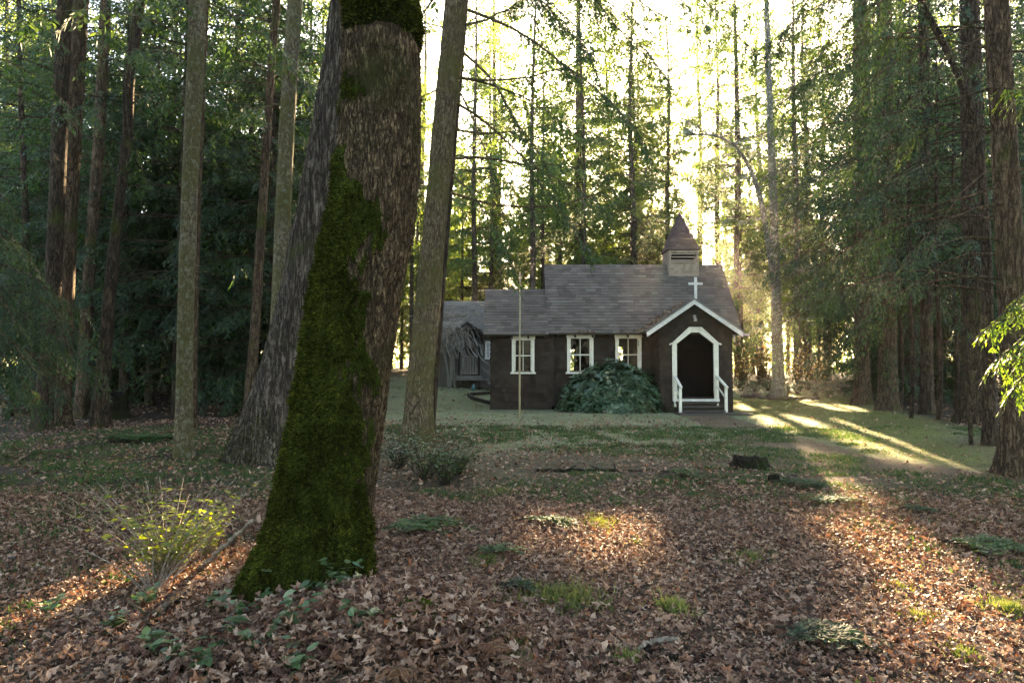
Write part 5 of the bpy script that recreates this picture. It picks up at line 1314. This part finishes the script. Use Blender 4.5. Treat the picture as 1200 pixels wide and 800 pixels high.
# low plants
def leafy_plant(c, H, ns, nl, ll, lw, mat, label, cat, name, group=None, spread=.6, seed=0, stem=.004, stemmat='twig', nod=.2):
    r_ = np.random.default_rng(seed); root = thing(name, label, cat, c, group); wood = MB(); lv = Leaves()
    for _ in range(ns):
        a = r_.uniform(0, 6.28); h = H * r_.uniform(.5, 1.1); o_ = np.array([math.cos(a), math.sin(a), 0]) * spread * h * r_.uniform(.2, 1.2)
        P = catmull([c + r_.normal(0, .15, 3) * (spread * H * .4, spread * H * .4, 0) - UP * .03, c + o_ * .45 + UP * h * .55, c + o_ + UP * h], 8); wood.tube(P, np.linspace(stem, stem * .4, 8), 4, cap=False)
        for q in range(nl):
            t = .35 + .65 * (q + r_.uniform(0, 1)) / nl; p = P[min(7, int(t * 7))]; b = a + (math.pi / 2) * (1 if q % 2 else -1) + r_.normal(0, .5)
            ax = norm(np.array([math.cos(b), math.sin(b), r_.normal(.1, nod)])); l_ = ll * r_.uniform(.6, 1.15)
            # leaf of six facets with a midrib fold
            s_ = norm(np.cross(ax, UP)); n_ = norm(np.cross(s_, ax) + r_.normal(0, .3, 3))
            s_ = np.cross(ax, n_); w_ = l_ * lw / ll
            ts = np.array([0, .25, .6, 1]); hw = np.array([.05, .46, .40, 0]) * w_
            mid = p + ax * (ts * l_)[:, None] - n_ * (.10 * l_ * ts ** 2)[:, None]
            Lf = mid + s_ * hw[:, None] + n_ * .12 * hw[:, None]; Rt = mid - s_ * hw[:, None] + n_ * .12 * hw[:, None]
            V = np.vstack([mid, Lf, Rt]); i = np.arange(3)
            lv.B.append((V, np.vstack([np.stack([i, i + 1, i + 5, i + 4], -1), np.stack([i, i + 8, i + 9, i + 1], -1)])))
    mb = MB()
    for V, Fq in lv.B: mb.add(V, [Fq])
    obj('stem', wood, M[stemmat], root)
    if mb.V: obj('foliage', mb, M[mat], root)
def at_ground(px, py): return hit(px, py)
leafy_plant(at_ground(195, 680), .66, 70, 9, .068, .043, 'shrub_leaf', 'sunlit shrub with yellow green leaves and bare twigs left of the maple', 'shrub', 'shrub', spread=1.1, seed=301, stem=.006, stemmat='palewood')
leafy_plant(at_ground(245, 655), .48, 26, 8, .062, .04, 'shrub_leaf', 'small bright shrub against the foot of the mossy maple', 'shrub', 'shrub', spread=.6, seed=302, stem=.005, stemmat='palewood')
leafy_plant(at_ground(180, 700), .34, 24, 0, .05, .03, 'shrub_leaf', 'clump of bare pale twigs in front of the sunlit shrub', 'shrub', 'twig_clump', spread=1.1, seed=303, stem=.005, stemmat='palewood')
for i, (px, py, h, lab) in enumerate(((330, 705, .16, 'salal sprig against the left of the maple foot'), (372, 712, .20, 'salal sprig with large pale leaves in front of the maple'), (288, 728, .12, 'salal sprig left of the maple in the brown leaves'), (302, 768, .16, 'tall salal sprig at the bottom below the maple'),
                                     (345, 792, .12, 'salal sprig at the bottom edge left of the dry fern'), (180, 770, .14, 'salal sprig at the bottom left beside the fallen branch'), (205, 782, .10, 'low dark salal sprig at the bottom left'), (165, 715, .14, 'pale leaved sprig below the bare twig clump'), (55, 722, .10, 'small pale sprig near the left edge'), (250, 722, .1, 'sprig beside the bleached branch'),
                                     (405, 700, .2, 'salal sprig against the right of the maple foot'), (350, 742, .18, 'salal sprig on the leaf heap straight below the maple'), (420, 745, .14, 'salal sprig on the right slope of the leaf heap'), (268, 760, .16, 'salal sprig low on the left of the leaf heap'), (130, 745, .14, 'salal sprig far left in the sunlit leaves'), (232, 795, .15, 'salal sprig at the bottom edge left of the leaf heap'))):
    leafy_plant(at_ground(px, py), h * 1.35, 4, 6, .078, .046, 'salal', lab, 'plant', 'salal_sprig', 'salal sprigs in the foreground', .7, 310 + i, .002)
for i, (px, py, h, mt_, lab) in enumerate(((497, 562, .75, 'salal', 'loose green shrub at the foot of the yellowish fir'), (522, 568, .55, 'cover', 'lighter green shrub right of the yellowish fir'), (468, 548, .6, 'salal', 'low green shrub between the maple and the yellowish fir'), (538, 556, .4, 'cover', 'small green shrub at the edge of the lawn by the yellowish fir'))):
    leafy_plant(at_ground(px, py), h, 60, 8, .07, .04, mt_, lab, 'shrub', 'shrub', spread=1.25, seed=330 + i, stem=.004)
for i, (px, py, h) in enumerate(((868, 458, .6), (885, 459, .5), (935, 462, .7), (955, 464, .6), (972, 466, .5), (925, 460, .4), (1000, 470, .4), (900, 458, .5))):
    leafy_plant(at_ground(px, py), h * 1.25, 30, 9, .17, .08, 'rhodo' if i % 2 else 'salal', 'low leafy shrub along the back edge of the lawn right of the chapel', 'shrub', 'shrub', 'shrubs along the back of the lawn', 1.0, 340 + i, .008)
leafy_plant(at_ground(538, 449), .25, 40, 8, .12, .06, 'grass', 'low green mossy clump before the shed porch', 'plant', 'ground_plant', spread=2.2, seed=350)
leafy_plant(at_ground(512, 447), .25, 30, 8, .12, .06, 'grass', 'smaller green clump at the left of the shed', 'plant', 'ground_plant', spread=1.8, seed=351)
for i in range(9):   # golden undergrowth lit from behind
    px = 862 + i * 13 + fr.normal(0, 4); d = fr.uniform(36, 44)
    x_ = pxX(px, d); leafy_plant(np.array([x_, d, float(gh(x_, d))]), 2.6, 26, 16, .20, .11, 'golden', 'golden leaved sapling thicket behind the lawn right of the chapel', 'shrub', 'shrub', 'golden shrubs behind the lawn', .5, 360 + i, .012, 'twig', .4)
# moss heap and dry fern
c = hit(490, 722); n = 5000
th = fr.uniform(0, 6.28, n); r_ = np.sqrt(fr.uniform(0, 1, n)); x = c[0] + np.cos(th) * r_ * .17; y = c[1] + np.sin(th) * r_ * .22
tag(obj('moss_clump', blades(x, y, fr.uniform(.015, .035, n), fr.uniform(.004, .007, n), 1.2, gh(x, y) + .06 * (1 - r_ ** 2)), M['moss_bright']), 'yellow green moss cushion on the leaf heap right of the maple', 'moss')
def fern(px, py, label, nf, L, mat, seed):
    r_ = np.random.default_rng(seed); c = hit(px, py); root = thing('fern', label, 'fern', c); wood = MB(); lv = Leaves()
    for q in range(nf):
        a = r_.uniform(0, 6.28); l_ = L * r_.uniform(.6, 1.1)
        bough(r_, c, c + np.array([math.cos(a), math.sin(a), r_.uniform(-.05, .5)]) * l_, lv, wood, .12 * l_, .004, .12, .07, .012, .035, .011, .15, .3, twig=False, sides=3, fill=.4)
    V, Fd = lv.mesh(False); V[:, 2] = np.maximum(V[:, 2], gh(V[:, 0], V[:, 1]) + .01)
    obj('stem', wood, M['twig'], root); obj('frond', (V, Fd), M[mat], root)
fern(548, 768, 'withered brown fern at the bottom by the leaf heap', 22, .42, 'dryfern', 401)
fern(455, 790, 'small withered fern at the bottom edge below the maple', 12, .3, 'dryfern', 402)

# dead wood
def stick(pts, r, label, mat='deadwood', name='fallen_branch', cat='branch', lift=0, k=10, seed=0, knots=True, group=None, onground=True):
    P = np.array([hit(*p) if len(p) == 2 else np.array(p, float) for p in pts]); P[:, 2] += lift
    Q = catmull(P, 26) + np.random.default_rng(seed).normal(0, r * .25, (26, 3))
    b = MB(); b.tube(Q, np.linspace(r, r * .45, 26) * (1 + .2 * np.sin(np.arange(26) * 1.7 + seed)), k)
    r_ = np.random.default_rng(seed + 1)
    if knots:
        for _ in range(4):
            p = Q[r_.integers(4, 24)]; b.tube([p, p + r_.normal(0, 1, 3) * (3 * r, 3 * r, 2 * r) + UP * r * 1.5], [r * .4, r * .15], 5)
    tag(obj(name, b, M[mat], None, True), label, cat, group)
stick([(628, 553), (690, 553), (765, 552)], .035, 'thin dark branch lying across the leaves before the chapel', 'stump', lift=.02, seed=3)
g0 = hit(170, 738); g1 = hit(222, 700)
stick([g0, (g0 + g1) / 2 + UP * .03, g1 + UP * .02], .032, 'dark mossy fallen branch at the bottom left', 'deadwood', lift=.03, seed=4)
e0 = hit(232, 668); e1 = at(298, 608, 4.1)
stick([e0, (e0 + e1) / 2, e1], .022, 'bleached broken branch leaning against the mossy maple', 'palewood', seed=5, knots=False)
stick([(676, 778), (700, 777), (726, 776)], .022, 'short brown log lying at the bottom centre', 'deadwood', 'fallen_log', 'log', .025, seed=6, knots=False)
stick([(756, 766), (775, 776), (800, 778), (828, 774)], .036, 'curved dark piece of bark beside the short log', 'stump', 'bark_piece', 'bark', .02, seed=7, knots=False)
stick([(795, 758), (760, 762), (748, 772)], .018, 'pale split stick on the curved bark', 'palewood', lift=.05, seed=8, knots=False)
for i, (a, m_, b_, lab) in enumerate((((935, 722), (975, 738), (1020, 741), 'thin pale twig lying across the big green bough'), ((1110, 650), (1125, 655), (1132, 668), 'bent pale twig at the right of the leaves'), ((808, 648), (815, 655), (814, 668), 'small white twig right of the sunlit leaf patch'), ((1090, 714), (1115, 713), (1145, 716), 'dark thin stick in the sunlit leaves'), ((800, 652), (812, 662), (818, 672), 'short twig next to the small white twig'), ((965, 590), (972, 600), (985, 602), 'thin twig beside the small bough below the stump'))):
    stick([a, m_, b_], .006, lab, 'palewood', 'twig', 'twig', .03, 5, 20 + i, False, 'twigs on the leaves')
def stump(px, py, wpx, h, label, seed, mat='stump', name='tree_stump'):
    c = hit(px, py); r = wpx / 2 / F * c[1]; k, n = 40, 14
    th = np.arange(k) * 2 * math.pi / k; zz = np.linspace(-.12, 1, n)
    nn = fbm(np.stack([np.cos(th) * 2.5 + seed, np.sin(th) * 2.5, 0 * th], -1), 3)
    top = h * (.55 + .9 * nn)
    V = []
    for z in zz:
        rr_ = r * (.82 + .35 * np.exp(-max(z, 0) * 3)) * (1 + .35 * (nn - .5) + .06 * np.sin(th * 11 + seed))
        V.append(np.stack([np.cos(th) * rr_, np.sin(th) * rr_, z * top], -1))
    for f, dz in ((.8, -.12), (.45, -.3), (.05, -.22)): V.append(np.stack([np.cos(th) * rr_ * f, np.sin(th) * rr_ * f, top * f + h * .9 * (1 - f) + dz * h], -1))
    b = MB(); b.add(np.array(V).reshape(-1, 3) + c, [grid_faces(len(V), k)])
    tag(obj(name, b, M[mat], None, True), label, 'stump')
stump(880, 548, 42, .15, 'low rotten tree stump on the path edge right of the chapel', 1)
stump(907, 565, 14, .10, 'small dark stump chunk just right of the rotten stump', 2)
stump(130, 490, 40, .75, 'dark root stump under the crooked fir at the left', 3)
stump(152, 468, 24, .9, 'broken grey stump behind the left cedar boughs', 4)
stump(160, 470, 12, .7, 'narrow broken stump beside the grey one', 5)
for i, (pts, r, lab) in enumerate((([(180, 462), (230, 460), (290, 459)], .16, 'long fallen log on the left forest floor'), ([(215, 458), (255, 456), (288, 457)], .13, 'pale fallen log lying behind the long one on the left'), ([(0, 488), (40, 485), (110, 482)], .15, 'dark fallen log under the left cedar'), ([(870, 466), (905, 468), (960, 470)], .12, 'fallen log along the back edge of the lawn'))):
    stick(pts, r, lab, 'deadwood' if i != 1 else 'palewood', 'fallen_log', 'log', r * .7 + (.25 if i == 1 else 0), 12, 40 + i)
# stone bench
c = hit(987, 463); bx, by, bz = c
b = MB(); b.box(bx - .62, bx + .62, by - .22, by + .22, bz + .40, bz + .50); se = thing('stone_bench', 'grey stone bench at the back of the lawn under the firs', 'bench', (bx, by, bz)); obj('seat', b, M['stone'], se)
for s in (-1, 1):
    b = MB(); b.box(bx + s * .42 - .09, bx + s * .42 + .09, by - .17, by + .17, bz - .08, bz + .398); obj('leg', b, M['stone'], se)
# timber edging by the vestry
b = MB(); 
pts = [hit(549, 464), hit(553, 468), hit(575, 474)]
for a_, b_ in zip(pts[:-1], pts[1:]): b.bar(a_ + UP * .05, b_ + UP * .05, .10, .16)
b.bar(pts[0] + UP * .05, hit(574, 462) + UP * .05, .10, .16)
tag(obj('timber_edging', b, M['dark_wood']), 'dark timber edging of the bed beside the vestry wall', 'edging')


# ------------------------------------------------------------------ air, light, camera
def haze():
    m, nt, out = mk('haze')
    pv = nt.nodes.new('ShaderNodeVolumePrincipled')
    pv.inputs['Color'].default_value = (1.0, .93, .80, 1); pv.inputs['Density'].default_value = HAZE
    pv.inputs['Anisotropy'].default_value = .74
    nt.links.new(pv.outputs[0], out.inputs['Volume'])
    b = MB(); b.box(-430, 430, -130, 470, -4, 40)
    o = obj('haze', b, m); o['kind'] = 'stuff'; o['label'] = 'thin warm haze in the air of the clearing'; o['category'] = 'haze'
HAZE = .00042
if HAZE > 0: haze()

w = bpy.data.worlds.new('World'); SC.world = w; w.use_nodes = True
nt = w.node_tree; nt.nodes.clear()
sky = nt.nodes.new('ShaderNodeTexSky'); sky.sky_type = 'NISHITA'; sky.sun_disc = False
sky.sun_elevation = SUN_EL; sky.sun_rotation = SUN_AZ; sky.air_density = .75; sky.dust_density = 1.3; sky.ozone_density = .5
bg = nt.nodes.new('ShaderNodeBackground'); bg.inputs['Strength'].default_value = .088
wo = nt.nodes.new('ShaderNodeOutputWorld')
nt.links.new(sky.outputs[0], bg.inputs[0]); nt.links.new(bg.outputs[0], wo.inputs[0])
sl = bpy.data.lights.new('sun', 'SUN'); sl.energy = 5.0; sl.angle = math.radians(.5); sl.color = (1.0, .80, .54)
so = bpy.data.objects.new('sun', sl); COL.objects.link(so)
so.rotation_euler = Vector([float(q) for q in SUN]).to_track_quat('Z', 'Y').to_euler(); so.location = (20, 60, 60)

cam = bpy.data.cameras.new('camera'); cam.lens = 24; cam.sensor_width = 36; cam.clip_end = 2000; cam.clip_start = .05
co = bpy.data.objects.new('camera', cam); COL.objects.link(co)
co.location = (0, 0, CAMZ); co.rotation_euler = (math.pi / 2 + PITCH, 0, 0)
SC.camera = co
SC.view_settings.view_transform = 'Standard'; SC.view_settings.look = 'None'; SC.view_settings.gamma = 1
SC.view_settings.exposure = 4.1
SC.view_settings.use_white_balance = True; SC.view_settings.white_balance_temperature = 7700; SC.view_settings.white_balance_tint = 10
cy = SC.cycles
cy.use_denoising = True
try: cy.denoiser = 'OPENIMAGEDENOISE'
except Exception: pass
cy.max_bounces = 7; cy.diffuse_bounces = 3; cy.glossy_bounces = 3; cy.transmission_bounces = 5; cy.transparent_max_bounces = 12
cy.volume_bounces = 0; cy.caustics_reflective = False; cy.caustics_refractive = False
cy.sample_clamp_indirect = 6; cy.use_adaptive_sampling = True; cy.adaptive_threshold = .015
